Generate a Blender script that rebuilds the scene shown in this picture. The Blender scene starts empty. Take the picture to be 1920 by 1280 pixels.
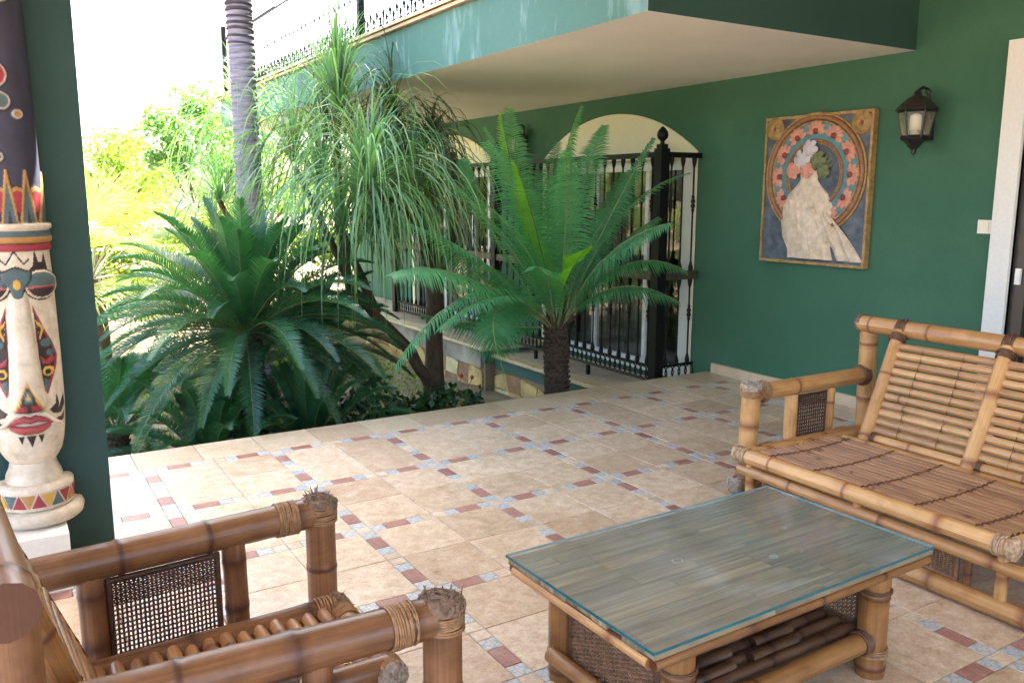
import bpy, math, random
from mathutils import Vector, Matrix
import numpy as np

R = math.radians
rnd = random.Random(7)
scene = bpy.context.scene
COL = scene.collection

# ------------------------------------------------------------------ camera, sky, sun, exposure
cam_d = bpy.data.cameras.new('camera')
cam = bpy.data.objects.new('camera', cam_d)
COL.objects.link(cam)
scene.camera = cam
CAM = Vector((-0.6515, -5.0508, 1.5627))
YAW, PIT, ROLL = 0.54998, 0.17146, 0.00235
fwd = Vector((math.sin(YAW)*math.cos(PIT), math.cos(YAW)*math.cos(PIT), -math.sin(PIT)))
rgt = Vector((math.cos(YAW), -math.sin(YAW), 0))
upv = rgt.cross(fwd)
r2 = rgt*math.cos(ROLL)+upv*math.sin(ROLL)
u2 = -rgt*math.sin(ROLL)+upv*math.cos(ROLL)
cam.matrix_world = Matrix(((r2.x, u2.x, -fwd.x, CAM.x), (r2.y, u2.y, -fwd.y, CAM.y), (r2.z, u2.z, -fwd.z, CAM.z), (0, 0, 0, 1)))
cam_d.sensor_width = 36
cam_d.lens = 1582.7/1920*36
cam_d.clip_start = 0.05
cam_d.clip_end = 500

SUN_DIR = Vector((0.92, 0.40, 0.0)).normalized()
SUN_EL = R(50)
world = bpy.data.worlds.new('World')
scene.world = world
world.use_nodes = True
wn = world.node_tree.nodes
bg = wn['Background']
sky = wn.new('ShaderNodeTexSky')
sky.sky_type = 'NISHITA'
sky.sun_disc = False
sky.sun_elevation = SUN_EL
sky.sun_rotation = math.atan2(SUN_DIR.x, SUN_DIR.y)
sky.air_density = 1.0
sky.dust_density = 5.0
sky.ozone_density = 1.0
world.node_tree.links.new(sky.outputs[0], bg.inputs[0])
bg.inputs[1].default_value = 0.15
sd = bpy.data.lights.new('sun', 'SUN')
sun = bpy.data.objects.new('sun', sd)
COL.objects.link(sun)
sd.energy = 5.0
sd.angle = R(0.5)
sd.color = (1.0, 0.94, 0.84)
sdir = Vector((SUN_DIR.x*math.cos(SUN_EL), SUN_DIR.y*math.cos(SUN_EL), math.sin(SUN_EL)))
sun.rotation_euler = sdir.to_track_quat('Z', 'Y').to_euler()
scene.view_settings.view_transform = 'Standard'
scene.view_settings.look = 'None'
scene.view_settings.exposure = 3.36
scene.view_settings.gamma = 1
scene.view_settings.use_curve_mapping = False


def px(x, y, z):
    """world -> photograph pixel (only used to decide what is in view)"""
    d = Vector((x, y, z))-CAM
    w = d.dot(fwd)
    if w <= 0.1:
        return None
    return 960+1582.7*d.dot(r2)/w, 640-1582.7*d.dot(u2)/w, w


# ------------------------------------------------------------------ mesh builder
class MB:
    def __init__(s):
        s.v = []; s.f = []; s.m = []; s.uv = []; s.c = []

    def add(s, vs, fs, mi=0, uvs=None, cs=None):
        o = len(s.v)
        s.v += [tuple(p) for p in vs]
        s.c += cs if cs else [(0, 0.5, 0, 1)]*len(vs)
        s.uv += uvs if uvs else [(0, 0)]*len(vs)
        for f in fs:
            s.f.append(tuple(i+o for i in f)); s.m.append(mi)

    def box(s, a, b, mi=0, M=None):
        x0, y0, z0 = a; x1, y1, z1 = b
        vs = [Vector(p) for p in ((x0, y0, z0), (x1, y0, z0), (x1, y1, z0), (x0, y1, z0), (x0, y0, z1), (x1, y0, z1), (x1, y1, z1), (x0, y1, z1))]
        if M: vs = [M@p for p in vs]
        s.add(vs, [(0, 3, 2, 1), (4, 5, 6, 7), (0, 1, 5, 4), (1, 2, 6, 5), (2, 3, 7, 6), (3, 0, 4, 7)], mi)

    def bevbox(s, a, b, e, mi=0):
        """box with chamfered top rim"""
        x0, y0, z0 = a; x1, y1, z1 = b
        vs = [(x0, y0, z0), (x1, y0, z0), (x1, y1, z0), (x0, y1, z0), (x0, y0, z1-e), (x1, y0, z1-e), (x1, y1, z1-e), (x0, y1, z1-e),
              (x0+e, y0+e, z1), (x1-e, y0+e, z1), (x1-e, y1-e, z1), (x0+e, y1-e, z1)]
        s.add(vs, [(0, 1, 5, 4), (1, 2, 6, 5), (2, 3, 7, 6), (3, 0, 4, 7), (4, 5, 9, 8), (5, 6, 10, 9), (6, 7, 11, 10), (7, 4, 8, 11), (8, 9, 10, 11)], mi)

    def tube(s, pts, rad, seg=10, cap=True, mi=0, tint=None, v0=0.0, capmi=None):
        pts = [Vector(p) for p in pts]
        n = len(pts)
        if not hasattr(rad, '__len__'): rad = [rad]*n
        t0 = (pts[1]-pts[0]).normalized()
        up = Vector((0, 0, 1)) if abs(t0.z) < .9 else Vector((1, 0, 0))
        nx = t0.cross(up).normalized()
        vs = []; uv = []; cs = []
        L = v0
        for i, p in enumerate(pts):
            t = (pts[min(i+1, n-1)]-pts[max(i-1, 0)]).normalized()
            nx = (nx-t*nx.dot(t)).normalized()
            ny = t.cross(nx)
            if i: L += (p-pts[i-1]).length
            for k in range(seg+1):
                a = 2*math.pi*k/seg
                vs.append(p+(nx*math.cos(a)+ny*math.sin(a))*rad[i])
                uv.append((k/seg, L))
                cs.append(tint[i] if tint else (0, .5, 0, 1))
        fs = []
        w = seg+1
        for i in range(n-1):
            for k in range(seg):
                fs.append((i*w+k, i*w+k+1, (i+1)*w+k+1, (i+1)*w+k))
        s.add(vs, fs, mi, uv, cs)
        if cap:
            cm = mi if capmi is None else capmi
            for i, rev in ((0, True), (n-1, False)):
                ring = [vs[i*w+k] for k in range(seg)]
                cc = (.75, .3, 0, 1)
                f = tuple(range(seg))
                s.add(ring, [f[::-1] if rev else f], cm, [(.5+.25*math.cos(6.283*k/seg), v0+.12*math.sin(6.283*k/seg)) for k in range(seg)], [cc]*seg)

    def ring(s, c, ax, rad, r, seg=16, sub=5, mi=0, sx=1.0, sy=1.0, e1=None):
        ax = Vector(ax).normalized(); c = Vector(c)
        if e1 is None:
            e1 = ax.cross(Vector((0, 0, 1)) if abs(ax.z) < .9 else Vector((1, 0, 0))).normalized()
        else: e1 = Vector(e1).normalized()
        e2 = ax.cross(e1)
        vs = []
        for i in range(seg):
            a = 2*math.pi*i/seg
            d = (e1*math.cos(a)*sx+e2*math.sin(a)*sy)
            dn = d.normalized()
            for k in range(sub):
                b = 2*math.pi*k/sub
                vs.append(c+d*rad+dn*(math.cos(b)*r)+ax*(math.sin(b)*r))
        fs = []
        for i in range(seg):
            j = (i+1) % seg
            for k in range(sub):
                l = (k+1) % sub
                fs.append((i*sub+k, j*sub+k, j*sub+l, i*sub+l))
        s.add(vs, fs, mi)

    def lathe(s, c, prof, seg=16, mi=0, ax=(0, 0, 1), e1=None, cs=None, arc=2*math.pi, a0=0):
        """prof = [(radius, height)]"""
        ax = Vector(ax).normalized(); c = Vector(c)
        if e1 is None: e1 = ax.cross(Vector((0, 1, 0)) if abs(ax.y) < .9 else Vector((1, 0, 0))).normalized()
        else: e1 = Vector(e1).normalized()
        e2 = ax.cross(e1)
        vs = []; uv = []
        for r, h in prof:
            for k in range(seg+1):
                a = a0+arc*k/seg
                vs.append(c+ax*h+(e1*math.cos(a)+e2*math.sin(a))*r); uv.append((k/seg, h))
        w = seg+1
        fs = [(i*w+k, i*w+k+1, (i+1)*w+k+1, (i+1)*w+k) for i in range(len(prof)-1) for k in range(seg)]
        s.add(vs, fs, mi, uv)

    def prism(s, poly, p0, ex, ey, ez, th, mi=0):
        """polygon in (ex,ey) plane at p0, extruded along ez by th"""
        p0 = Vector(p0); ex = Vector(ex); ey = Vector(ey); ez = Vector(ez)
        a = [p0+ex*u+ey*v for u, v in poly]; b = [q+ez*th for q in a]
        n = len(poly)
        s.add(a+b, [tuple(range(n))[::-1], tuple(range(n, 2*n))]+[(i, (i+1) % n, n+(i+1) % n, n+i) for i in range(n)], mi)

    def mesh(s, name, mats, smooth=False, flat_angle=None):
        me = bpy.data.meshes.new(name)
        me.from_pydata(s.v, [], s.f)
        for m in (mats if isinstance(mats, (list, tuple)) else [mats]): me.materials.append(m)
        if any(s.m): me.polygons.foreach_set('material_index', s.m)
        uvl = me.uv_layers.new(name='UVMap')
        li = np.empty(len(me.loops), dtype=np.int32); me.loops.foreach_get('vertex_index', li)
        uva = np.array(s.uv, dtype=np.float32)[li]
        uvl.data.foreach_set('uv', uva.ravel())
        ca = me.color_attributes.new('tint', 'FLOAT_COLOR', 'POINT')
        ca.data.foreach_set('color', np.array(s.c, dtype=np.float32).ravel())
        if smooth:
            me.polygons.foreach_set('use_smooth', [len(f) < 6 for f in s.f])
        me.update()
        return me

    def build(s, name, mats, parent=None, smooth=False, kind=None):
        return ob(name, s.mesh(name, mats, smooth), parent, kind)


def ob(name, me, parent=None, kind=None, loc=None, rz=None):
    o = bpy.data.objects.new(name, me)
    COL.objects.link(o)
    if parent: o.parent = parent
    if kind: o['kind'] = kind
    if loc is not None: o.location = loc
    if rz is not None: o.rotation_euler = (0, 0, rz)
    return o


def thing(name, label, cat, loc=(0, 0, 0), rz=0, group=None):
    o = ob(name, None, loc=loc, rz=rz)
    o.empty_display_size = .1
    tag(o, label, cat, group)
    return o


def tag(o, label=None, cat=None, group=None, kind=None):
    if label: o['label'] = label
    if cat: o['category'] = cat
    if group: o['group'] = group
    if kind: o['kind'] = kind
    return o


# ------------------------------------------------------------------ materials
def newmat(name):
    m = bpy.data.materials.new(name); m.use_nodes = True
    return m, m.node_tree.nodes, m.node_tree.links, m.node_tree.nodes['Principled BSDF']


def ramp(ns, stops):
    r = ns.new('ShaderNodeValToRGB')
    e = r.color_ramp.elements
    while len(e) > 1: e.remove(e[-1])
    e[0].position = stops[0][0]; e[0].color = (*stops[0][1], 1)
    for p, c in stops[1:]:
        x = e.new(p); x.color = (*c, 1)
    return r


def mixc(ns, ls, a, b, fac, mode='MIX'):
    m = ns.new('ShaderNodeMix'); m.data_type = 'RGBA'; m.blend_type = mode
    for sock, val in ((m.inputs['Factor'], fac), (m.inputs['A'], a), (m.inputs['B'], b)):
        if hasattr(val, 'links'): ls.new(val, sock)
        elif isinstance(val, tuple): sock.default_value = (*val, 1) if len(val) == 3 else val
        else: sock.default_value = val
    return m.outputs['Result']


def math_(ns, ls, op, a, b=None, c=None):
    m = ns.new('ShaderNodeMath'); m.operation = op
    for i, val in enumerate((a, b, c)):
        if val is None: continue
        if hasattr(val, 'links'): ls.new(val, m.inputs[i])
        else: m.inputs[i].default_value = val
    return m.outputs[0]


def noise(ns, ls, vec, scale, detail=4, rough=.55, dist=0):
    n = ns.new('ShaderNodeTexNoise')
    n.inputs['Scale'].default_value = scale; n.inputs['Detail'].default_value = detail
    n.inputs['Roughness'].default_value = rough; n.inputs['Distortion'].default_value = dist
    if vec is not None: ls.new(vec, n.inputs['Vector'])
    return n.outputs['Fac']


def mapping(ns, ls, vec, sc, loc=None):
    m = ns.new('ShaderNodeMapping'); m.inputs['Scale'].default_value = sc
    ls.new(vec, m.inputs['Vector'])
    if loc is not None: ls.new(loc, m.inputs['Location'])
    return m.outputs[0]


def bump(ns, ls, h, b, strength=.3, dist=.01):
    n = ns.new('ShaderNodeBump'); n.inputs['Strength'].default_value = strength; n.inputs['Distance'].default_value = dist
    ls.new(h, n.inputs['Height']); ls.new(n.outputs[0], b.inputs['Normal'])


def tc(ns, out='Object'):
    return ns.new('ShaderNodeTexCoord').outputs[out]


def obrand(ns):
    o = ns.new('ShaderNodeObjectInfo')
    return o.outputs['Random']


def plain(name, col, rough=.5, metal=0, var=.12, sc=20, bmp=.0, spec=.5):
    m, ns, ls, b = newmat(name)
    n = noise(ns, ls, tc(ns), sc)
    d = tuple(c*(1-var) for c in col); l = tuple(min(1, c*(1+var)) for c in col)
    r = ramp(ns, [(.3, d), (.7, l)]); ls.new(n, r.inputs[0])
    ls.new(r.outputs[0], b.inputs['Base Color'])
    b.inputs['Roughness'].default_value = rough; b.inputs['Metallic'].default_value = metal
    b.inputs['Specular IOR Level'].default_value = spec
    if bmp: bump(ns, ls, noise(ns, ls, tc(ns), sc*6), b, bmp, .004)
    return m


def plaster(name, col, blot, stain=None, rough=.75, spec=.35):
    m, ns, ls, b = newmat(name)
    co = tc(ns)
    n1 = noise(ns, ls, co, 1.1, 5, .6)
    r = ramp(ns, [(.3, col), (.75, blot)]); ls.new(n1, r.inputs[0])
    c = r.outputs[0]
    n3 = noise(ns, ls, co, 55, 3)
    r3 = ramp(ns, [(.3, (.95, .95, .95)), (.7, (1.03, 1.03, 1.03))]); ls.new(n3, r3.inputs[0])
    c = mixc(ns, ls, c, r3.outputs[0], 1.0, 'MULTIPLY')
    if stain:
        st = noise(ns, ls, mapping(ns, ls, co, (3.2, 3.2, .75)), 1.3, 6, .68, .4)
        rs = ramp(ns, [(.54, (0, 0, 0)), (.66, (1, 1, 1))]); ls.new(st, rs.inputs[0])
        fac = math_(ns, ls, 'MULTIPLY', rs.outputs[0], .55)
        c = mixc(ns, ls, c, stain, fac)
    ls.new(c, b.inputs['Base Color'])
    b.inputs['Roughness'].default_value = rough
    b.inputs['Specular IOR Level'].default_value = spec
    h = noise(ns, ls, co, 140, 3, .6)
    bump(ns, ls, h, b, .25, .003)
    return m


M = {}
M['green_wall'] = plaster('green_wall_paint', (.036, .118, .070), (.058, .158, .098))
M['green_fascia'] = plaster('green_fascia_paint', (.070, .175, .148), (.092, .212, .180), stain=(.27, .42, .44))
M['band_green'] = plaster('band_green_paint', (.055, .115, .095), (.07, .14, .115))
M['green_shaded'] = plaster('shaded_green_paint', (.020, .062, .050), (.028, .078, .062))  # fascia green for the slab end, darkened to hold the shade under the roof
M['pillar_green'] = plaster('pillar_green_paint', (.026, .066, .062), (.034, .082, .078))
M['cream_ceiling'] = plaster('cream_ceiling_paint', (.74, .70, .62), (.82, .78, .70))
M['white_wall'] = plaster('white_wall_paint', (.72, .72, .70), (.80, .79, .75))
M['cream_wall'] = plaster('cream_recess_paint', (.78, .68, .38), (.84, .75, .46))
M['cream_arch'] = plaster('cream_arch_paint', (.80, .74, .52), (.86, .81, .62))
M['iron'] = plain('black_iron', (.004, .0036, .004), .5, .0, .3, 30, .1, .25)
M['iron_grey'] = plain('weathered_iron', (.05, .038, .03), .45, .0, .3, 10)
M['white_metal'] = plain('white_metal', (.75, .75, .73), .35)
M['trim_stone'] = plain('cream_stone_trim', (.58, .43, .25), .55, 0, .15, 9, .2)
M['trim_white'] = plain('pale_stone_trim', (.62, .48, .33), .55, 0, .12, 9, .2)
M['door_dark'] = plain('dark_door_frame', (.03, .026, .022), .35)
M['plastic_white'] = plain('white_plastic', (.74, .71, .60), .3, 0, .03)
M['black_lantern'] = plain('black_lantern_metal', (.014, .012, .011), .35, 0, .3, 60)
M['bronze_lantern'] = plain('brown_lantern_roof', (.022, .015, .012), .4, 0, .3, 60)
M['pewter'] = plain('dull_metal', (.35, .3, .25), .4, .6)
M['curtain'] = plain('grey_curtain', (.26, .26, .23), .9, 0, .25, 3)
M['dark_room'] = plain('dark_interior', (.06, .045, .032), .8, 0, .6, 2)  # darkness of the unlit rooms is put into this wall colour


def m_grout():
    m, ns, ls, b = newmat('grout')
    co = tc(ns)
    r = ramp(ns, [(.3, (.15, .11, .08)), (.7, (.50, .42, .33))]); ls.new(noise(ns, ls, co, 2.2, 3), r.inputs[0])
    ls.new(r.outputs[0], b.inputs['Base Color']); b.inputs['Roughness'].default_value = .85
    return m


def m_tile(name, c1, c2, c3, rough=.3):
    m, ns, ls, b = newmat(name)
    co = tc(ns)
    rv = obrand(ns)
    cx = ns.new('ShaderNodeCombineXYZ'); v = math_(ns, ls, 'MULTIPLY', rv, 37.0)
    for i in range(3): ls.new(v, cx.inputs[i])
    c0 = mapping(ns, ls, co, (1, 1, 1), cx.outputs[0])
    n1 = noise(ns, ls, c0, 17, 7, .74, .25)
    r = ramp(ns, [(.30, c1), (.5, c2), (.68, c3)]); ls.new(n1, r.inputs[0])
    n2 = noise(ns, ls, c0, 90, 4, .7)
    r2_ = ramp(ns, [(.35, (.86, .82, .80)), (.6, (1.05, 1.05, 1.05))]); ls.new(n2, r2_.inputs[0])
    c = mixc(ns, ls, r.outputs[0], r2_.outputs[0], 1.0, 'MULTIPLY')
    rr = ramp(ns, [(0, (.86, .81, .78)), (.5, (1, .98, .96)), (1, (1.07, 1.08, 1.09))]); ls.new(rv, rr.inputs[0])
    c = mixc(ns, ls, c, rr.outputs[0], 1.0, 'MULTIPLY')
    # dirt film over the whole terrace
    g = ns.new('ShaderNodeNewGeometry')
    dn = noise(ns, ls, g.outputs['Position'], .9, 5, .6)
    rd = ramp(ns, [(.3, (.80, .76, .71)), (.52, (.97, .96, .95)), (.68, (1.03, 1.03, 1.03))]); ls.new(dn, rd.inputs[0])
    c = mixc(ns, ls, c, rd.outputs[0], 1.0, 'MULTIPLY')
    ls.new(c, b.inputs['Base Color'])
    rg = ramp(ns, [(.3, (rough-.06,)*3), (.7, (rough+.15,)*3)]); ls.new(n1, rg.inputs[0])
    ls.new(rg.outputs[0], b.inputs['Roughness'])
    bump(ns, ls, n2, b, .12, .003)
    return m


def m_blue():
    m, ns, ls, b = newmat('blue_patterned_glaze')
    co = tc(ns)
    s = ns.new('ShaderNodeSeparateXYZ'); ls.new(co, s.inputs[0])
    r_ = math_(ns, ls, 'SQRT', math_(ns, ls, 'ADD', math_(ns, ls, 'POWER', s.outputs[0], 2), math_(ns, ls, 'POWER', s.outputs[1], 2)))
    a = math_(ns, ls, 'ARCTAN2', s.outputs[1], s.outputs[0])
    pet = math_(ns, ls, 'ABSOLUTE', math_(ns, ls, 'COSINE', math_(ns, ls, 'MULTIPLY', a, 2)))
    rad = math_(ns, ls, 'MULTIPLY_ADD', pet, .018, .010)
    d = math_(ns, ls, 'ABSOLUTE', math_(ns, ls, 'SUBTRACT', r_, rad))
    k = math_(ns, ls, 'LESS_THAN', d, .0045)
    n = noise(ns, ls, co, 60, 3)
    rr = ramp(ns, [(.3, (.42, .43, .45)), (.7, (.62, .59, .56))]); ls.new(n, rr.inputs[0])
    c = mixc(ns, ls, rr.outputs[0], (.26, .30, .39), math_(ns, ls, 'MULTIPLY', k, .7))
    rv = obrand(ns)
    r3 = ramp(ns, [(0, (.85, .9, .9)), (1, (1.1, 1.08, 1.02))]); ls.new(rv, r3.inputs[0])
    c = mixc(ns, ls, c, r3.outputs[0], 1.0, 'MULTIPLY')
    ls.new(c, b.inputs['Base Color']); b.inputs['Roughness'].default_value = .3
    return m


M['grout'] = m_grout()
M['tile'] = m_tile('beige_floor_tile', (.46, .31, .20), (.63, .49, .355), (.75, .65, .51), .33)
M['tile_plain'] = m_tile('plain_border_tile', (.50, .38, .27), (.65, .53, .40), (.74, .66, .53), .34)
M['tile_edge'] = m_tile('edge_tile', (.50, .38, .25), (.60, .48, .34), (.68, .58, .44), .38)
M['tile_red'] = m_tile('red_border_tile', (.29, .13, .11), (.38, .19, .16), (.46, .26, .22), .34)
M['tile_patio'] = m_tile('patio_tile', (.42, .30, .22), (.52, .40, .30), (.60, .49, .38), .4)
M['tile_blue'] = m_blue()


def m_bamboo(name, light, mid, dark, rough=.34, coat=.10):
    m, ns, ls, b = newmat(name)
    uv = tc(ns, 'UV')
    rv = obrand(ns)
    cx = ns.new('ShaderNodeCombineXYZ'); ls.new(math_(ns, ls, 'MULTIPLY', rv, 11.0), cx.inputs[1]); ls.new(math_(ns, ls, 'MULTIPLY', rv, 5.0), cx.inputs[2])
    st = noise(ns, ls, mapping(ns, ls, uv, (34, 2.2, 1), cx.outputs[0]), 1.0, 4, .6)
    bl = noise(ns, ls, mapping(ns, ls, uv, (2.0, 4.5, 1), cx.outputs[0]), 1.3, 5, .6, .5)
    r1 = ramp(ns, [(.32, dark), (.5, mid), (.68, light)])
    ls.new(math_(ns, ls, 'ADD', math_(ns, ls, 'MULTIPLY', st, .42), math_(ns, ls, 'MULTIPLY', bl, .58)), r1.inputs[0])
    at = ns.new('ShaderNodeAttribute'); at.attribute_name = 'tint'
    sp = ns.new('ShaderNodeSeparateColor'); ls.new(at.outputs['Color'], sp.inputs[0])
    c = mixc(ns, ls, r1.outputs[0], (dark[0]*.62, dark[1]*.42, dark[2]*.42), sp.outputs[0])
    rr = ramp(ns, [(0, (.78, .74, .70)), (1, (1.12, 1.1, 1.08))]); ls.new(rv, rr.inputs[0])
    c = mixc(ns, ls, c, rr.outputs[0], 1.0, 'MULTIPLY')
    # scratches and dark scars
    sc = noise(ns, ls, mapping(ns, ls, uv, (9, 3.0, 1), cx.outputs[0]), 2.6, 6, .75)
    rs = ramp(ns, [(.68, (0, 0, 0)), (.74, (1, 1, 1))]); ls.new(sc, rs.inputs[0])
    c = mixc(ns, ls, c, tuple(x*.3 for x in dark), math_(ns, ls, 'MULTIPLY', rs.outputs[0], .55))
    ls.new(c, b.inputs['Base Color'])
    rg = ramp(ns, [(.3, (rough-.05,)*3), (.7, (rough+.2,)*3)]); ls.new(bl, rg.inputs[0]); ls.new(rg.outputs[0], b.inputs['Roughness'])
    b.inputs['Coat Weight'].default_value = coat; b.inputs['Coat Roughness'].default_value = .2
    bump(ns, ls, st, b, .12, .002)
    return m


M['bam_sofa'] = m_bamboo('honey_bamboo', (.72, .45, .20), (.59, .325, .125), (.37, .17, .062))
M['bam_slat'] = m_bamboo('pale_bamboo_slat', (.62, .40, .19), (.53, .30, .13), (.38, .19, .08))
M['bam_seat'] = m_bamboo('worn_seat_slat', (.46, .26, .12), (.36, .18, .085), (.22, .10, .05))
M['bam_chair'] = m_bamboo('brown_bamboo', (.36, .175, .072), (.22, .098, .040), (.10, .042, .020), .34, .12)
M['bam_chair_slat'] = m_bamboo('pale_chair_slat', (.54, .33, .17), (.44, .24, .11), (.27, .13, .06))
M['bam_table'] = m_bamboo('amber_bamboo', (.40, .20, .062), (.28, .125, .038), (.15, .06, .022))
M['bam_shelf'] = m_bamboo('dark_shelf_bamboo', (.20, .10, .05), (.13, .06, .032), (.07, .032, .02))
M['cane'] = plain('cane_binding', (.30, .16, .075), .5, 0, .35, 60, .3)
M['cane_dark'] = plain('dark_cane_binding', (.14, .065, .035), .5, 0, .35, 60, .3)
M['fray'] = plain('frayed_fibre', (.20, .13, .085), .9, 0, .6, 70, .4)
M['fray_white'] = plain('whitish_frayed_fibre', (.36, .29, .23), .9, 0, .45, 60, .4)
M['fray_pale'] = plain('pale_cane_knot', (.46, .31, .19), .8, 0, .5, 60, .4)
M['wicker'] = plain('dark_wicker', (.085, .038, .022), .5, 0, .4, 50, .2)
M['wicker_light'] = plain('brown_wicker', (.22, .115, .06), .5, 0, .4, 50, .2)


def m_tabletop():
    m, ns, ls, b = newmat('table_bamboo_strips')
    co = tc(ns)
    rv = obrand(ns)
    cx = ns.new('ShaderNodeCombineXYZ'); ls.new(math_(ns, ls, 'MULTIPLY', rv, 19.0), cx.inputs[0]); ls.new(math_(ns, ls, 'MULTIPLY', rv, 7.0), cx.inputs[1])
    st = noise(ns, ls, mapping(ns, ls, co, (2.2, 60, 1), cx.outputs[0]), 1.0, 4, .6)
    r1 = ramp(ns, [(.3, (.11, .088, .062)), (.5, (.26, .21, .14)), (.7, (.42, .35, .25))]); ls.new(st, r1.inputs[0])
    rr = ramp(ns, [(0, (.72, .74, .74)), (1, (1.15, 1.1, 1.0))]); ls.new(rv, rr.inputs[0])
    c = mixc(ns, ls, r1.outputs[0], rr.outputs[0], 1.0, 'MULTIPLY')
    ls.new(c, b.inputs['Base Color']); b.inputs['Roughness'].default_value = .5
    bump(ns, ls, st, b, .2, .002)
    return m


M['strip'] = m_tabletop()


def m_glass(name, tint=(1, 1, 1), rough=.04, dust=0.0, dustcol=(.5, .6, .6)):
    m, ns, ls, b = newmat(name)
    ns.remove(b)
    out = ns['Material Output']
    tr = ns.new('ShaderNodeBsdfTransparent'); tr.inputs[0].default_value = (*tint, 1)
    gl = ns.new('ShaderNodeBsdfGlossy'); gl.inputs['Roughness'].default_value = rough
    fr = ns.new('ShaderNodeFresnel'); fr.inputs[0].default_value = 1.5
    mx = ns.new('ShaderNodeMixShader')
    gm = ns.new('ShaderNodeNewGeometry')
    ls.new(math_(ns, ls, 'MULTIPLY', math_(ns, ls, 'MULTIPLY', fr.outputs[0], 1.5), math_(ns, ls, 'SUBTRACT', 1.0, gm.outputs['Backfacing'])), mx.inputs[0])
    ls.new(tr.outputs[0], mx.inputs[1]); ls.new(gl.outputs[0], mx.inputs[2])
    last = mx.outputs[0]
    if dust:
        co = tc(ns)
        df = ns.new('ShaderNodeBsdfDiffuse'); df.inputs[0].default_value = (*dustcol, 1)
        n1 = noise(ns, ls, co, 4.5, 7, .7, .6); n2 = noise(ns, ls, co, 1.6, 3, .6)
        r = ramp(ns, [(.42, (dust*.35,)*3), (.60, (dust*.8,)*3), (.72, (dust*2.4,)*3)]); ls.new(n1, r.inputs[0])
        r_ = ramp(ns, [(.35, (.6,)*3), (.65, (1.4,)*3)]); ls.new(n2, r_.inputs[0])
        mx2 = ns.new('ShaderNodeMixShader')
        ls.new(math_(ns, ls, 'MULTIPLY', r.outputs[0], r_.outputs[0]), mx2.inputs[0])
        ls.new(last, mx2.inputs[1]); ls.new(df.outputs[0], mx2.inputs[2]); last = mx2.outputs[0]
    ls.new(last, out.inputs[0])
    return m


M['glass_table'] = m_glass('dusty_hazed_table_glass', (.94, .965, .96), .07, .13, (.66, .74, .78))  # dust film, made bluer and thicker to carry the hazy sky reflection too
M['glass'] = m_glass('window_glass', (.75, .74, .72), .03)
M['glass_lamp'] = m_glass('lantern_glass', (.93, .90, .80), .05, .22, (.8, .75, .55))
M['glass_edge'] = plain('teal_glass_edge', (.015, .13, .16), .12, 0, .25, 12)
M['glass_edge_far'] = plain('pale_glass_edge', (.20, .34, .36), .2, 0, .25, 12)  # paler copy of the edge; light seen through the pane is put into colour
M['chalk'] = m_glass('chalky_stain', (1, 1, 1), .3, .42, (.62, .72, .68))
M['bulb'] = plain('white_bulb', (.85, .82, .74), .3, 0, .02)


def m_leaf(name, c1, c2, trans=.35, rough=.38, gloss=.5, tcol=None):
    m, ns, ls, b = newmat(name)
    out = ns['Material Output']
    co = tc(ns)
    at = ns.new('ShaderNodeAttribute'); at.attribute_name = 'tint'
    sp = ns.new('ShaderNodeSeparateColor'); ls.new(at.outputs['Color'], sp.inputs[0])
    c = mixc(ns, ls, c1, c2, sp.outputs[1])
    n = noise(ns, ls, co, 9, 3)
    r = ramp(ns, [(.3, (.8, .82, .8)), (.7, (1.15, 1.15, 1.1))]); ls.new(n, r.inputs[0])
    c = mixc(ns, ls, c, r.outputs[0], 1.0, 'MULTIPLY')
    c = mixc(ns, ls, c, (.16, .10, .04), sp.outputs[0])
    ls.new(c, b.inputs['Base Color']); b.inputs['Roughness'].default_value = rough
    b.inputs['Specular IOR Level'].default_value = gloss
    t = ns.new('ShaderNodeBsdfTranslucent')
    tc_ = mixc(ns, ls, c, tcol if tcol else (1.5, 1.7, .6), 1.0, 'MULTIPLY')
    ls.new(tc_, t.inputs[0])
    mx = ns.new('ShaderNodeMixShader'); mx.inputs[0].default_value = trans
    ls.new(b.outputs[0], mx.inputs[1]); ls.new(t.outputs[0], mx.inputs[2]); ls.new(mx.outputs[0], out.inputs[0])
    return m


M['cycad'] = m_leaf('cycad_leaf', (.065, .245, .13), (.16, .45, .235), .46, .36)
M['cycad_young'] = m_leaf('young_cycad_leaf', (.13, .36, .03), (.22, .48, .04), .45, .4)
M['sago'] = m_leaf('sago_leaf', (.016, .070, .045), (.055, .185, .070), .30, .33, .6)
M['pony'] = m_leaf('strap_leaf', (.085, .20, .105), (.24, .40, .22), .40, .4)
M['pony_dark'] = m_leaf('dark_strap_leaf', (.040, .075, .040), (.085, .125, .065), .25, .4)
M['fan'] = m_leaf('fan_palm_leaf', (.24, .30, .10), (.38, .42, .17), .5, .45)
M['bush'] = m_leaf('bush_leaf', (.11, .19, .035), (.28, .34, .09), .5, .45)
M['tree_leaf'] = m_leaf('tree_leaf', (.09, .19, .06), (.18, .32, .10), .45, .45)
M['rose_leaf'] = m_leaf('rose_leaf', (.016, .052, .020), (.040, .105, .035), .25, .3, .6)
M['red_bud'] = plain('red_rose_petal', (.5, .03, .02), .5)
M['rachis'] = plain('leaf_stalk', (.10, .13, .045), .5, 0, .3, 20)
M['rachis_cream'] = plain('pale_leaf_stalk', (.26, .28, .13), .5, 0, .3, 20)


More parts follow.
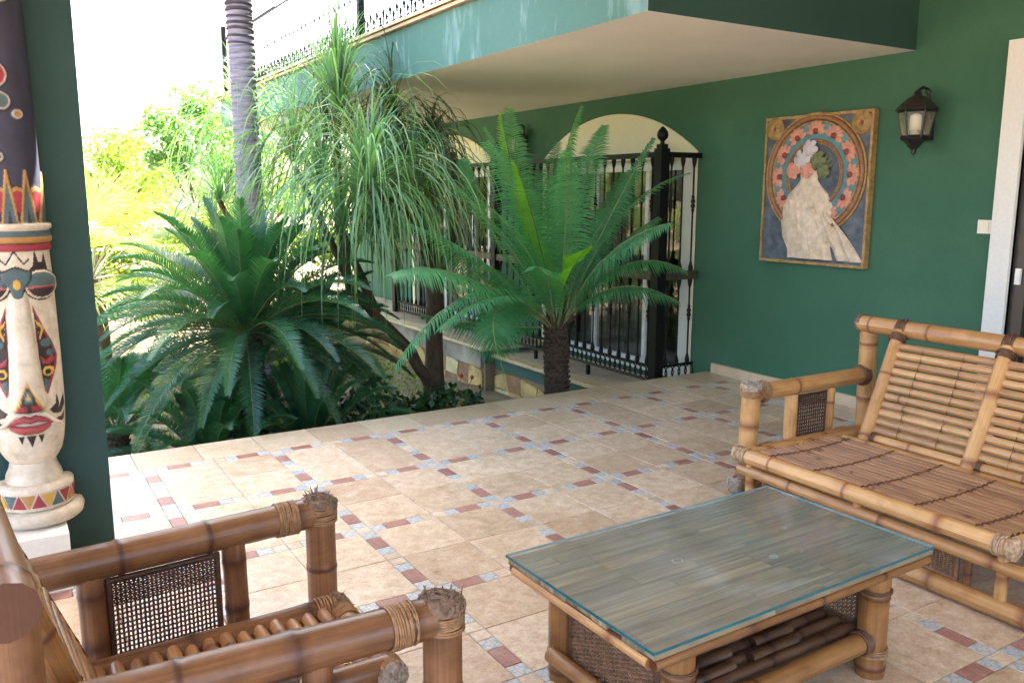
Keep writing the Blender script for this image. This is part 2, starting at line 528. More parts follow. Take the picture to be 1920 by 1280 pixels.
def m_bark(name, c1, c2, sc=(1, 1, 1), s=14, bm=.6, rough=.9):
    m, ns, ls, b = newmat(name)
    co = mapping(ns, ls, tc(ns), sc)
    n = noise(ns, ls, co, s, 6, .7)
    r = ramp(ns, [(.32, c1), (.68, c2)]); ls.new(n, r.inputs[0]); ls.new(r.outputs[0], b.inputs['Base Color'])
    b.inputs['Roughness'].default_value = rough
    bump(ns, ls, n, b, bm, .02)
    return m


M['trunk_dark'] = m_bark('dark_scaly_trunk', (.020, .014, .011), (.085, .060, .042), (1, 1, 1), 22)
M['trunk_scale'] = m_bark('trunk_leaf_scar', (.03, .018, .012), (.13, .085, .055), (1, 1, 1), 30)
M['bark'] = m_bark('brown_bark', (.045, .028, .018), (.13, .085, .052), (1, 1, .35), 18)
M['palm_bark'] = m_bark('grey_palm_bark', (.15, .125, .15), (.33, .29, .32), (1, 1, 7), 5, .3)
M['palm_ring'] = m_bark('dark_palm_ring', (.035, .022, .026), (.10, .07, .075), (1, 1, 5), 8, .3)
M['stone_gold'] = m_bark('golden_flagstone', (.42, .23, .08), (.78, .55, .24), (1, 1, 1), 5, .35, .8)  # golden stone, colours raised to carry sunlight and bounce on this wall
M['stone_pale'] = m_bark('pale_flagstone', (.60, .46, .24), (.82, .68, .40), (1, 1, 1), 5, .3, .8)
M['stone_red'] = m_bark('russet_flagstone', (.26, .12, .07), (.46, .25, .13), (1, 1, 1), 6, .35, .8)
M['mortar'] = plain('cement_render', (.30, .21, .14), .9, 0, .2, 12, .3)
M['soil'] = m_bark('garden_soil', (.13, .09, .055), (.34, .25, .16), (1, 1, 1), 3, .5, .95)
M['paving'] = m_bark('pale_garden_paving', (.48, .38, .28), (.62, .52, .40), (1, 1, 1), 3, .2, .8)

# ================================================================== THE SETTING
WX = 4.78          # face of the house wall
P, T, W = 0.73, 0.33, 0.07
# ground of the garden, out to the horizon
mb = MB()
N = 60
gx = [-200, -60, -25]+[-12+i*.5 for i in range(57)]+[25, 60, 200]
gy = [-60, -20]+[-8+i*.5 for i in range(57)]+[30, 60, 220]
vs = []; fs = []
for j, y in enumerate(gy):
    for i, x in enumerate(gx):
        z = -.62+.05*math.sin(x*1.3+1)*math.cos(y*.9)+rnd.uniform(-.015, .015)
        vs.append((x, y, z))
w_ = len(gx)
for j in range(len(gy)-1):
    for i in range(w_-1):
        fs.append((j*w_+i, j*w_+i+1, (j+1)*w_+i+1, (j+1)*w_+i))
mb.add(vs, fs)
ground = mb.build('ground', M['soil'], smooth=True, kind='structure')

# pale garden path left of the sago palm
path = ob('path', None, kind='structure')
for i in range(6):
    for j in range(3):
        mb = MB(); x0 = -2.2+j*.62; y0 = .75+i*.8
        mb.bevbox((x0, y0, -.55), (x0+.60, y0+.78, -.34+rnd.uniform(-.004, .004)), .006)
        mb.build('paving_slab', M['paving'], path)

# terrace floor: grout bed with every tile on it
floor = ob('floor', None, kind='structure')
mb = MB()
mb.box((-7, -9, -.30), (WX, .385, -.0095))
mb.box((-7, .33, -1.2), (WX, .36, -.301))
mb.build('grout_bed', M['grout'], floor)
cache = {}


def tile_mesh(name, sx, sy, mat):
    k = (name, round(sx, 3), round(sy, 3))
    if k not in cache:
        q = MB(); q.bevbox((-sx/2, -sy/2, -.010), (sx/2, sy/2, 0), .0022); cache[k] = q.mesh(name, mat)
    return cache[k]


tiles = []
G = .0026


def tile(name, cx, cy, sx, sy, mat, rot=0):
    tiles.append((name, cx, cy, sx-G, sy-G, mat))


for c in range(-9, 8):
    for r in range(0, 13):
        ox, oy = c*P, -r*P
        for i in (0, 1):
            for j in (0, 1):
                tile('floor_tile', ox+W/2+T/2+i*T, oy-W/2-T/2-j*T, T, T, 'tile')
        tile('plain_border_tile', ox, oy, W, W, 'tile_plain')
        a = W/2
        for n_, l, mt in (('blue_patterned_tile', W, 'tile_blue'), ('red_border_tile', .125, 'tile_red'), ('blue_patterned_tile', W, 'tile_blue')):
            for s in (0, 1):
                q = a+l/2
                if s: q = P-q
                tile(n_, ox+q, oy, l, W, mt)
                tile(n_, ox, oy-q, W, l, mt)
            a += l
        h = P/2-a
        for s in (0, 1):
            q = a+h/2
            if s: q = P-q
            tile('plain_border_tile', ox+q, oy, h, W, 'tile_plain')
            tile('plain_border_tile', ox, oy-q, W, h, 'tile_plain')
    for i in (0, 1):
        tile('edge_tile', c*P-.03+T/2+i*.365, W/2+.1825, .365, .365, 'tile_edge')
far = MB(); farm = []
seen = {}
cand = []
for t in tiles:
    name, cx, cy, sx, sy, mt = t
    if cx-sx/2 > WX-.001: continue
    if cx+sx/2 > WX:
        d = cx+sx/2-WX; sx -= d; cx -= d/2; t = (name, cx, cy, sx, sy, mt)
        if sx < .01: continue
    q = px(cx, cy, 0)
    vis = q is not None and -60 < q[0] < 1980 and q[1] < 1340
    cand.append((not vis, q[2] if q else 99, t))
cand.sort(key=lambda a: (a[0], a[1]))
for inv, d, t in cand:
    name, cx, cy, sx, sy, mt = t
    if not inv and seen.get(name, 0) < 298:
        seen[name] = seen.get(name, 0)+1
        o = ob(name, tile_mesh(name, sx, sy, M[mt]), floor, loc=(cx, cy, rnd.uniform(-.0005, .0004)))
        o.rotation_euler = (rnd.uniform(-.0016, .0016), rnd.uniform(-.0016, .0016), rnd.choice((0, 1, 2, 3))*math.pi/2 if abs(sx-sy) < .001 and 'floor' not in name else rnd.uniform(-.0015, .0015))
    else:
        if mt not in farm: farm.append(mt)
        far.bevbox((cx-sx/2, cy-sy/2, -.010), (cx+sx/2, cy+sy/2, 0), .002, farm.index(mt))
far.build('outlying_tiles', [M[k] for k in farm], floor, kind='stuff')

# ------------------------------------------------------------------ the house
house = thing('house', 'green rendered house wall with cream arched doorways under a deep balcony slab', 'house', (0, 0, 0))
AR = [(1.88, 1.24, 1.95, .41), (5.45, 1.24, 1.95, .41)]     # centre y, half width, spring, rise


def arch_z(a, y, grow=0):
    cy, hw, sp, ri = a
    hw += grow; ri += grow
    Rr = (hw*hw+ri*ri)/(2*ri)
    d = y-cy
    if abs(d) >= hw: return None
    return sp+ri-Rr+math.sqrt(max(0, Rr*Rr-d*d))


wall = MB()
SHADE_TOP = 8.4  # unseen upper storey, its height set to shade the terrace
YU = 4.6
top_at = lambda y: SHADE_TOP if y < YU else 2.949
door = (-3.9, -2.17, 2.50)
ys = sorted(set([-9, door[0], door[1], YU, 9.2]+[a[0]-a[1] for a in AR]+[a[0]+a[1] for a in AR]+[a[0]-a[1]+a[1]*2*k/20 for a in AR for k in range(21)]))
for y0, y1 in zip(ys, ys[1:]):
    ym = (y0+y1)/2
    arch = next((a for a in AR if abs(ym-a[0]) < a[1]), None)
    if arch:
        z0 = arch_z(arch, y0) or arch[2]; z1 = arch_z(arch, y1) or arch[2]
        wall.add([(WX, y0, z0), (WX, y0, top_at(ym)), (WX, y1, top_at(ym)), (WX, y1, z1), (WX+.26, y0, z0), (WX+.26, y1, z1)], [(0, 1, 2, 3)], 0)
        wall.add([(WX, y0, z0), (WX, y1, z1), (WX+.26, y1, z1), (WX+.26, y0, z0)], [(0, 1, 2, 3)], 1)
        wall.box((WX, y0, -1.3), (WX+.26, y1, -.21), 0)
    elif door[0] <= ym <= door[1]:
        wall.box((WX, y0, door[2]), (WX+.26, y1, SHADE_TOP), 0)
    else:
        wall.box((WX, y0, -1.3), (WX+.26, y1, top_at(ym)), 0)
wall.build('wall', [M['green_wall'], M['cream_wall']], house)
up = MB()
up.box((WX+.26, -9, -1.3), (WX+.5, -4.6, SHADE_TOP)); up.box((WX+.26, 8.9, -1.3), (11, 9.2, 2.949)); up.box((WX+.26, -9, 2.7), (11, 8.9, 2.9)); up.box((WX+.26, -9, SHADE_TOP-.15), (11, YU, SHADE_TOP)); up.box((10.8, -9, -1.3), (11, 8.9, 2.7))
up.box((10.8, -9, 2.9), (11, YU, SHADE_TOP-.15)); up.box((WX+.26, -9, 2.9), (WX+.4, YU-.2, SHADE_TOP-.15)); up.box((WX+.002, YU-.2, 2.951), (11, YU-.001, SHADE_TOP-.15)); up.box((WX+.26, -4.6, -.3), (10.8, 8.9, -.22))
up.build('rear_and_shade_walls', M['dark_room'], house)  # room walls, plus the unseen upper storey added as a sun block

# balcony slab: soffit z=2.53, outer face x=2.43, end face y=-1.40
slab = MB()
slab.add([(2.43, -1.4, 2.53), (WX, -1.4, 2.53), (WX, 8.3, 2.53), (2.43, 8.3, 2.53)], [(0, 3, 2, 1)], 0)
slab.add([(2.43, -1.4, 2.53), (2.43, 8.3, 2.53), (2.43, 8.3, 2.93), (2.43, -1.4, 2.93)], [(0, 1, 2, 3)], 1)
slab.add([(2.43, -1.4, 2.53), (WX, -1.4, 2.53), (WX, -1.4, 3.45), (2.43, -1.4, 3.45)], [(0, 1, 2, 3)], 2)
slab.add([(2.43, 8.3, 2.53), (WX, 8.3, 2.53), (WX, 8.3, 2.93), (2.43, 8.3, 2.93)], [(0, 1, 2, 3)], 1)
slab.add([(2.43, -1.4, 2.95), (WX, -1.4, 2.95), (WX, 8.3, 2.95), (2.43, 8.3, 2.95)], [(0, 1, 2, 3)], 0)
so = slab.build('balcony_slab', [M['cream_ceiling'], M['green_fascia'], M['green_shaded']], house)
n_tr = 22
for i in range(n_tr):
    y0 = -1.395+i*(9.8/n_tr); y1 = y0+9.8/n_tr-.003
    t = MB()
    t.bevbox((2.385, y0, 2.932), (2.62, y1, 2.962), .006); t.bevbox((2.365, y0, 2.964), (2.64, y1, 2.995), .010)
    t.build('coping_stone', M['trim_stone'], so)
# white line where the fascia meets the soffit
# roof over the seating end of the terrace, with its beam face
rf = MB()
rf.box((-3.4, -9, 3.45), (WX, -1.403, 3.75)); rf.box((-3.4, -1.403, 3.45), (2.427, -.62, 3.75))
rf.build('porch_roof', M['cream_ceiling'], house)

# skirting along the foot of the wall
y = .35
while y > -2.0:
    l = min(.33, y+2.02)
    s_ = MB(); s_.box((WX-.028, y-l+.003, -.002), (WX-.001, y, .084+rnd.uniform(-.002, .002)))
    s_.build('skirting_tile', M['trim_white'], house)
    y -= l
# white arch trims, cream recess, sliding doors
for a in AR:
    cy, hw, sp, ri = a
    t = MB()
    g = .0
    inn = []; out = []
    for k in range(25):
        th = k/24
        y = cy-hw+2*hw*th
        zi = arch_z(a, min(max(y, cy-hw+1e-4), cy+hw-1e-4))
        inn.append((y*(1) if True else y, zi))
    th_ = .11
    ins = [(cy+(y-cy)*(1-th_/hw), z-th_ if 0 < i < 24 else z-th_*.8) for i, (y, z) in enumerate(inn)]
    outl = [(cy-hw, -.2)]+inn+[(cy+hw, -.2)]
    insl = [(cy-hw+th_, -.2)]+ins+[(cy+hw-th_, -.2)]
    xf = WX-.012
    for i in range(len(outl)-1):
        o0, o1, i0, i1 = outl[i], outl[i+1], insl[i], insl[i+1]
        t.add([(xf, *o0), (xf, *o1), (xf, *i1), (xf, *i0), (WX+.05, *i0), (WX+.05, *i1), (WX+.02, *o0), (WX+.02, *o1)],
              [(0, 1, 2, 3), (3, 2, 5, 4), (0, 6, 7, 1)])
    t.build('arch_trim', M['cream_arch'], house)
    q = MB(); q.box((WX-.016, cy-hw+.015, -.199), (WX+.06, cy-hw+.17, sp-.02)); q.build('door_jamb', M['white_wall'], house)
    # tympanum panel (blind box) behind the arch
    q = MB()
    poly = [(cy-hw, 1.90)]+[(y, arch_z(a, min(max(y, cy-hw+1e-4), cy+hw-1e-4))) for y in [cy-hw+2*hw*k/16 for k in range(17)]]+[(cy+hw, 1.90)]
    q.prism(poly, (WX-.009, 0, 0), (0, 1, 0), (0, 0, 1), (1, 0, 0), .20)
    q.build('arch_panel', M['cream_arch'], house)
    sdoor = ob('sliding_door', None, house)
    fr = MB()
    xx = WX+.15
    fr.box((xx, cy-hw, 1.80), (xx+.06, cy+hw, 1.898)); fr.box((xx, cy-hw, -.2), (xx+.06, cy+hw, -.085))
    for yy, w2 in ((cy-hw, .06), (cy-hw*.34, .05), (cy+hw*.34, .05), (cy+hw-.06, .06)):
        fr.box((xx-.01, yy, -.085), (xx+.05, yy+w2, 1.80))
    fr.build('door_frame', M['white_metal'], sdoor)
    for k in range(3):
        y0 = cy-hw+.06+k*(2*hw-.12)/3; g_ = MB(); g_.box((xx+.02, y0, -.08), (xx+.026, y0+(2*hw-.12)/3-.01, 1.795)); g_.build('pane', M['glass'], sdoor)
    cu = MB()
    for side in ((.25, hw*.62),):
        y0 = cy-hw*.1; n = 40
        vs = []
        for k in range(n+1):
            yy = y0+k*(hw*.95)/n; x_ = WX+.42+.03*math.sin(k*1.9)
            vs += [(x_, yy, -.15), (x_, yy, 1.85)]
        cu.add(vs, [(2*k, 2*k+2, 2*k+3, 2*k+1) for k in range(n)])
    cu.build('curtain', M['curtain'], sdoor, smooth=True)
# door at the right end of the terrace wall
dr = MB()
dr.box((WX-.03, -2.17, 0), (WX+.26, -2.04, 2.5)); dr.box((WX-.03, -3.9, 2.40), (WX+.26, -2.171, 2.5))
dr.build('door_surround', M['white_wall'], house)
d2 = ob('terrace_door', None, house)
q = MB(); q.box((WX+.02, -2.26, 0), (WX+.10, -2.172, 2.398)); q.box((WX+.02, -3.9, 2.3), (WX+.10, -2.262, 2.398)); q.box((WX+.02, -3.9, 0), (WX+.10, -2.262, .1)); q.box((WX+.03, -3.05, .1), (WX+.11, -2.96, 2.298))
q.build('door_frame', M['door_dark'], d2)
for y0 in (-2.955, -3.895):
    q = MB(); q.box((WX+.05, y0, .105), (WX+.056, y0+.69, 2.295)); q.build('pane', M['glass'], d2)
q = MB(); q.box((WX-.0, -2.232, 1.02), (WX+.022, -2.20, 1.12)); q.build('handle', M['white_metal'], d2)

# ------------------------------------------------------------------ pillar (mass the totem hangs on)
pil = MB(); pil.box((-.98, -1.10, -.002), (-.300, -.66, 3.448))
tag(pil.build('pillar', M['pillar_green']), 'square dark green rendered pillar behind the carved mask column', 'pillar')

# ------------------------------------------------------------------ lower patio, its ledge and stone wall
patio = ob('patio', None, kind='structure')
q = MB(); q.box((4.05+.06, .3605, -.38), (WX, 3.1, -.212)); q.box((3.93, 3.1, -.36), (WX, 9.0, -.132)); q.build('screed', M['grout'], patio)
for part, x0, y0, y1, z in (('a', 4.20, .37, 3.095, -.20), ('b', 4.06, 3.105, 8.9, -.12)):
    y = y0
    while y < y1-.05:
        l = min(.33, y1-y)
        x = x0
        while x < WX-.02:
            wd = min(.29, WX-x)
            q = MB(); q.bevbox((x+.002, y+.002, z-.011), (x+wd-.002, y+l-.002, z+rnd.uniform(-.001, .001)), .002); q.build('patio_tile', M['tile_patio'], patio); x += wd
        y += l
ledge = thing('patio_retaining_wall', 'low golden flagstone wall below the patio with green band and cream coping', 'wall', (4.1, 2, -.6))
L0 = Vector((4.1, 2, -.6))


def loc(o, v): o.location = v; return o


def lp(mbx, name, mat, parent, org, **k):
    mbx.v = [(a-org[0], b-org[1], c-org[2]) for a, b, c in mbx.v]
    return mbx.build(name, mat, parent, **k)


for (x0, x1, y0, y1, z) in ((4.03, 4.198, .37, 3.095, -.20), (3.90, 4.058, 3.0, 8.9, -.12)):
    n = int((y1-y0)/.4)
    for i in range(n):
        a_, b_ = y0+(y1-y0)*i/n, y0+(y1-y0)*(i+1)/n-.003
        q = MB(); q.bevbox((x0, a_, z-.032), (x1, b_, z+.001), .012); lp(q, 'coping_stone', M['trim_stone'], ledge, L0)
q = MB(); q.bevbox((4.061, 3.0, -.152), (WX-.002, 3.098, -.119), .012); lp(q, 'coping_stone', M['trim_stone'], ledge, L0)
q = MB(); q.box((4.075, .365, -.365), (4.11, 3.03, -.233)); q.box((3.945, 3.03, -.295), (4.112, 8.85, -.153)); q.box((4.112, 3.03, -.295), (WX-.003, 3.10, -.153)); lp(q, 'green_band', M['band_green'], ledge, L0)
q = MB(); q.box((4.10, .365, -1.2), (4.2, 3.06, -.366)); q.box((3.97, 3.06, -1.2), (4.2, 8.85, -.296)); lp(q, 'rendered_core', M['mortar'], ledge, L0)


def flagstones(xf, ya, yb, z0, z1, seed, facing=-1):
    rr = random.Random(seed)
    ny = max(3, int((yb-ya)/.27)); nz = 3
    pts = {}
    for i in range(ny+1):
        for j in range(nz+1):
            u = ya+(yb-ya)*i/ny+(rr.uniform(-.05, .05) if 0 < i < ny else 0)
            v = z0+(z1-z0)*j/nz+(rr.uniform(-.05, .05) if 0 < j < nz else (rr.uniform(-.06, .05) if j == nz else 0))
            pts[i, j] = (u, v)
    for i in range(ny):
        for j in range(nz):
            c4 = [pts[i, j], pts[i+1, j], pts[i+1, j+1], pts[i, j+1]]
            cu = sum(a for a, b in c4)/4; cv = sum(b for a, b in c4)/4
            poly = []
            for k in range(4):
                a, b = c4[k], c4[(k+1) % 4]
                for s in (0, .5):
                    u = a[0]+(b[0]-a[0])*s; v = a[1]+(b[1]-a[1])*s
                    if s: u += rr.uniform(-.015, .015); v += rr.uniform(-.015, .015)
                    poly.append((cu+(u-cu)*.965, cv+(v-cv)*.965))
            q = MB(); th = rr.uniform(.018, .034)
            q.prism(poly, (xf, 0, 0), (0, 1, 0), (0, 0, 1), (-1, 0, 0), th)
            lp(q, 'flagstone', M[rr.choice(('stone_gold', 'stone_gold', 'stone_gold', 'stone_pale', 'stone_red'))], ledge, L0)


flagstones(4.098, .4, 3.05, -1.0, -.42, 3)
flagstones(3.968, 3.1, 6.6, -1.0, -.35, 9)
q = MB()

# ================================================================== bamboo furniture
def node_tint(ts, L, nodes, rnd_):
    """radii factor and tint list for a pole sampled at parameters ts"""
    rf_, ti = [], []
    for t in ts:
        f, m = 1.0, 0.0
        for nd in nodes:
            d = abs(t-nd)*L
            if d < .004: f = 1.05; m = .85
            elif d < .011: f = 1.02; m = .6
            elif d < .035: m = max(m, .16)
        rf_.append(f); ti.append((m, .5, 0, 1))
    return rf_, ti


def pole_mb(mb, p0, p1, r, nodes=(), r1=None, bend=0.0, seg=12, cap=True, bdir=None):
    p0 = Vector(p0); p1 = Vector(p1); L = (p1-p0).length
    ts = {0, .25, .5, .75, 1}
    for nd in nodes:
        for d in (-.035, -.011, -.0035, 0, .0035, .011, .035):
            t = nd+d/L
            if 0 < t < 1: ts.add(t)
    ts = sorted(ts)
    f, ti = node_tint(ts, L, nodes, rnd)
    ax = (p1-p0).normalized()
    bd = Vector(bdir) if bdir else ax.cross(Vector((0.3, .5, 1))).normalized()
    pts = [p0.lerp(p1, t)+bd*bend*math.sin(math.pi*t) for t in ts]
    r1 = r if r1 is None else r1
    rad = [(r+(r1-r)*t)*k for t, k in zip(ts, f)]
    mb.tube(pts, rad, seg, cap, tint=ti, v0=rnd.uniform(0, 5))


def pole(name, parent, p0, p1, r, mat, nodes=None, **k):
    if nodes is None:
        L = (Vector(p1)-Vector(p0)).length
        n = max(1, int(L/.42)); o = rnd.uniform(.15, .5)/n
        nodes = [min(.95, o+i/n+rnd.uniform(-.03, .03)) for i in range(n)]
    mb = MB(); pole_mb(mb, p0, p1, r, nodes, bend=k.pop('bend', rnd.uniform(-.004, .004)), **k)
    return mb.build(name, M[mat], parent, smooth=True)


def binding(parent, c, ax, r, n=7, w=.0042, mat='cane', cross=0, name='cane_binding'):
    c = Vector(c); ax = Vector(ax).normalized(); mb = MB()
    for i in range(n):
        a2 = (ax+Vector((rnd.uniform(-.05, .05), rnd.uniform(-.05, .05), rnd.uniform(-.05, .05)))).normalized()
        mb.ring(c+ax*((i-(n-1)/2)*w*1.85), a2, r+w*.5+rnd.uniform(-.0006, .0012), w, 18, 5)
    for i in range(cross):
        a2 = (ax+ax.cross(Vector((.3, .4, .8)))*rnd.uniform(.35, .7)*(1 if i % 2 else -1)).normalized()
        mb.ring(c+ax*rnd.uniform(-.008, .008), a2, r*1.12+w, w, 18, 5)
    return mb.build(name, M[mat], parent, smooth=True)


def frayed(parent, c, ax, r, mat='fray', n=46, ln=.03, dome=.35):
    """ragged wrapped end of a pole: lumpy cap, cane strands over it and loose fibres"""
    c = Vector(c); ax = Vector(ax).normalized(); mb = MB()
    e1 = ax.cross(Vector((.2, .3, .9))).normalized(); e2 = ax.cross(e1)
    rings = [(1.03, -.5), (1.08, -.2), (1.07, 0.0), (.95, dome*.5), (.6, dome*.8), (.25, dome*.75), (0.01, dome*.7)]
    vs = []
    S = 14
    for rr, h in rings:
        for k in range(S):
            a = 2*math.pi*k/S
            q = rr*(1+rnd.uniform(-.12, .12)); vs.append(c+(e1*math.cos(a)+e2*math.sin(a))*r*q+ax*r*(h+rnd.uniform(-.06, .08)*(1 if h > -.3 else 0)))
    mb.add(vs, [(i*S+k, i*S+(k+1) % S, (i+1)*S+(k+1) % S, (i+1)*S+k) for i in range(len(rings)-1) for k in range(S)])
    for i in range(14):
        a = rnd.uniform(0, math.pi); d = (e1*math.cos(a)+e2*math.sin(a)); s = d.cross(ax)*rnd.uniform(-.6, .6)
        pts = [c+(d*t+s*(1-abs(t)*.4))*r*1.04+ax*r*(dome*(1-t*t)+.05) for t in (-1, -.6, -.2, .2, .6, 1)]
        pts = [pts[0]-ax*r*.45]+pts+[pts[-1]-ax*r*.45]
        mb.tube(pts, .0028, 4, False)
    for i in range(n//3):
        a = rnd.uniform(0, 2*math.pi); q = rnd.uniform(.3, 1.0)
        p = c+(e1*math.cos(a)+e2*math.sin(a))*r*q+ax*r*dome*.5
        dr_ = (ax*rnd.uniform(.3, 1.1)+(e1*math.cos(a)+e2*math.sin(a))*rnd.uniform(-.2, .9)).normalized()
        l = ln*rnd.uniform(.2, .9)
        mb.tube([p, p+dr_*l*.6, p+dr_*l+Vector((rnd.uniform(-.3, .3), rnd.uniform(-.3, .3), rnd.uniform(-.4, .2)))*l*.4], [.0028, .0022, .0006], 4, False)
    return mb.build('frayed_end', M[mat], parent, smooth=True)


def lath(mb, c0, c1, c2, c3, w, t, wave, nseg, phase):
    pass


def wicker(parent, o, ex, ey, n, w, h, mat='wicker', stakes=14, rows=30, hole=False, r=.0032, ph=0, name='wicker_panel', border=.012):
    """woven panel: upright stakes with cane weaving in and out between them, inside a cane rim"""
    o = Vector(o); ex = Vector(ex).normalized(); ey = Vector(ey).normalized(); n = Vector(n).normalized()
    holder = ob(name, None, parent)
    mb = MB()
    sp = w/stakes
    for i in range(stakes+1):
        x = sp*i
        mb.tube([o+ex*x, o+ex*x+ey*h], r*1.0, 5, False)
    mb.build('woven_stakes', M[mat], holder, smooth=True, kind='stuff')
    mb = MB()
    for j in range(rows):
        yy = h*(j+.5)/rows+rnd.uniform(-.0004, .0004)
        lo, hi = 0, stakes*2
        s = 1 if j % 2 else -1
        if hole and abs(j-rows/2) < rows*.30:
            # open-work centre: skip most of the strands
            if j % 2: continue
        pts = []
        for k in range(lo, hi+1):
            ph_ = math.sin(math.pi*(k/2+.5)+0)
            pts.append(o+ex*(w*k/(stakes*2))+ey*(yy+rnd.uniform(-.0003, .0003))+n*(s*r*1.3*ph_))
        mb.tube(pts, r*.9, 4, False)
    mb.build('woven_cane', M[mat], holder, smooth=True, kind='stuff')
    b = border
    for (a0, a1) in ((o-ex*b*.5-ey*b, o-ex*b*.5+ey*(h+b)), (o+ex*(w+b*.5)-ey*b, o+ex*(w+b*.5)+ey*(h+b)), (o-ex*b-ey*b*.5, o+ex*(w+b)-ey*b*.5), (o-ex*b+ey*(h+b*.5), o+ex*(w+b)+ey*(h+b*.5))):
        q = MB(); q.tube([a0, a1], b*.62, 8, True); q.build('panel_rim', M[mat], holder, smooth=True)
    return holder


# ------------------------------------------------------------------ sofa (faces -x, against the wall side)
SO = Vector((2.44, -2.87, 0))
sofa = thing('bamboo_sofa', 'honey coloured two seat bamboo sofa with slatted back and seat beside the green wall', 'sofa', SO, R(-.4))


def S_(x, y, z): return (x-SO.x, y-SO.y, z)


yl, yr = -2.0, -3.74
for yy, sgn in ((yl, 1), (yr, -1)):
    pole('front_post', sofa, S_(2.69, yy, .02), S_(2.70, yy, .575), .050, 'bam_sofa', nodes=[.25, .62])
    frayed(sofa, S_(2.70, yy, .580), (0, 0, 1), .052, 'fray_white', n=30, ln=.05, dome=.12)
    pole('rear_post', sofa, S_(3.66, yy, .0), S_(3.64, yy, .80), .050, 'bam_sofa', nodes=[.15, .50, .9])
    pole('arm_rail', sofa, S_(2.735, yy, .535), S_(3.62, yy, .535), .047, 'bam_sofa', nodes=[.33, .97])
    binding(sofa, S_(2.70, yy, .535), (0, 0, 1), .054, 6, .0035)
    binding(sofa, S_(2.775, yy, .535), (1, 0, 0), .049, 5, .0035, 'cane', 2)
    binding(sofa, S_(3.60, yy, .535), (1, 0, 0), .049, 7, .004, 'cane_dark', 2)
    pole('arm_strut', sofa, S_(3.01, yy, .07), S_(3.01, yy, .495), .036, 'bam_sofa', nodes=[.3])
    pole('arm_strut', sofa, S_(3.33, yy, .07), S_(3.33, yy, .495), .030, 'bam_sofa', nodes=[.8])
    wicker(sofa, S_(3.056, yy, .12), (1, 0, 0), (0, 0, 1), (0, 1, 0), .235, .35, 'wicker', 13, 34, hole=True, r=.0042)
    pole('side_runner', sofa, S_(2.60, yy, .046), S_(3.75, yy, .046), .042, 'bam_sofa')
    frayed(sofa, S_(2.60, yy, .046), (-1, 0, 0), .044, 'fray_white', n=20, ln=.02)
    binding(sofa, S_(2.69, yy, .09), (0, 0, 1), .054, 6, .004, 'cane', 3)
    pole('cross_rail', sofa, S_(2.60, yy+sgn*-.06, .235), S_(3.6, yy+sgn*-.06, .235), .030, 'bam_sofa')
    frayed(sofa, S_(2.60, yy-sgn*.06, .235), (-1, 0, 0), .032, 'fray_white', n=30, ln=.02)
# seat frame
sy0, sy1 = -2.20, -3.50
pole('seat_front_rail', sofa, S_(2.44, sy0+.03, .292), S_(2.44, sy1-.03, .292), .036, 'bam_sofa', nodes=[.16, .47, .79])
pole('lower_front_rail', sofa, S_(2.45, sy0+.02, .218), S_(2.45, sy1-.28, .206), .028, 'bam_sofa', nodes=[.2, .5, .8])
pole('ground_rail', sofa, S_(2.45, sy0, .042), S_(2.45, sy1-.25, .042), .037, 'bam_sofa', nodes=[.1, .42, .66, .9])
for yy in (sy0+.03, sy1-.03):
    ax = (0, 1 if yy == sy0+.03 else -1, 0)
    frayed(sofa, (2.44-SO.x, yy-SO.y+ax[1]*.005, .292), ax, .040, 'fray_pale', n=30, ln=.014, dome=.3)
    binding(sofa, (2.44-SO.x, yy-SO.y-ax[1]*.045, .292), (0, 1, 0), .038, 6, .0038, 'fray_pale')
for yy in (-2.24, -2.86, -3.49):
    pole('seat_strut', sofa, S_(2.455, yy, .06), S_(2.455, yy, .27), .022, 'bam_sofa', nodes=[.5])
for yy in (sy0, sy1):
    pole('seat_side_rail', sofa, S_(2.44, yy, .285), S_(3.34, yy, .265), .030, 'bam_sofa', nodes=[.2, .55])
# seat slats run the length of the sofa, five cords hold them
for i in range(15):
    x = 2.495+i*.0405
    zz = .300-.012*math.sin(math.pi*i/14)
    pole('seat_slat', sofa, S_(x, sy0-.03-rnd.uniform(0, .012), zz), S_(x, sy1+.03, zz), .0165, 'bam_seat', seg=8, nodes=[rnd.uniform(.05, .95)] if rnd.random() < .7 else [])
for k in range(5):
    yy = sy0-.14-k*.255; mb = MB()
    for i in range(15):
        x = 2.495+i*.0405; zz = .300-.012*math.sin(math.pi*i/14)
        mb.ring(S_(x, yy+rnd.uniform(-.003, .003), zz), (rnd.uniform(-.2, .2), 1, 0), .0165, .0022, 10, 4)
        mb.tube([S_(x-.02, yy, zz+.014), S_(x+.004, yy+.007, zz+.018), S_(x+.02, yy, zz+.014)], .0022, 4, False)
    mb.build('seat_cord', M['cane_dark'], sofa, smooth=True)
pole('seat_back_rail', sofa, S_(3.13, sy0-.06, .288), S_(3.13, sy1+.06, .288), .024, 'bam_sofa')
pole('seat_back_rail', sofa, S_(3.19, sy0-.03, .262), S_(3.19, sy1+.03, .262), .022, 'bam_sofa')
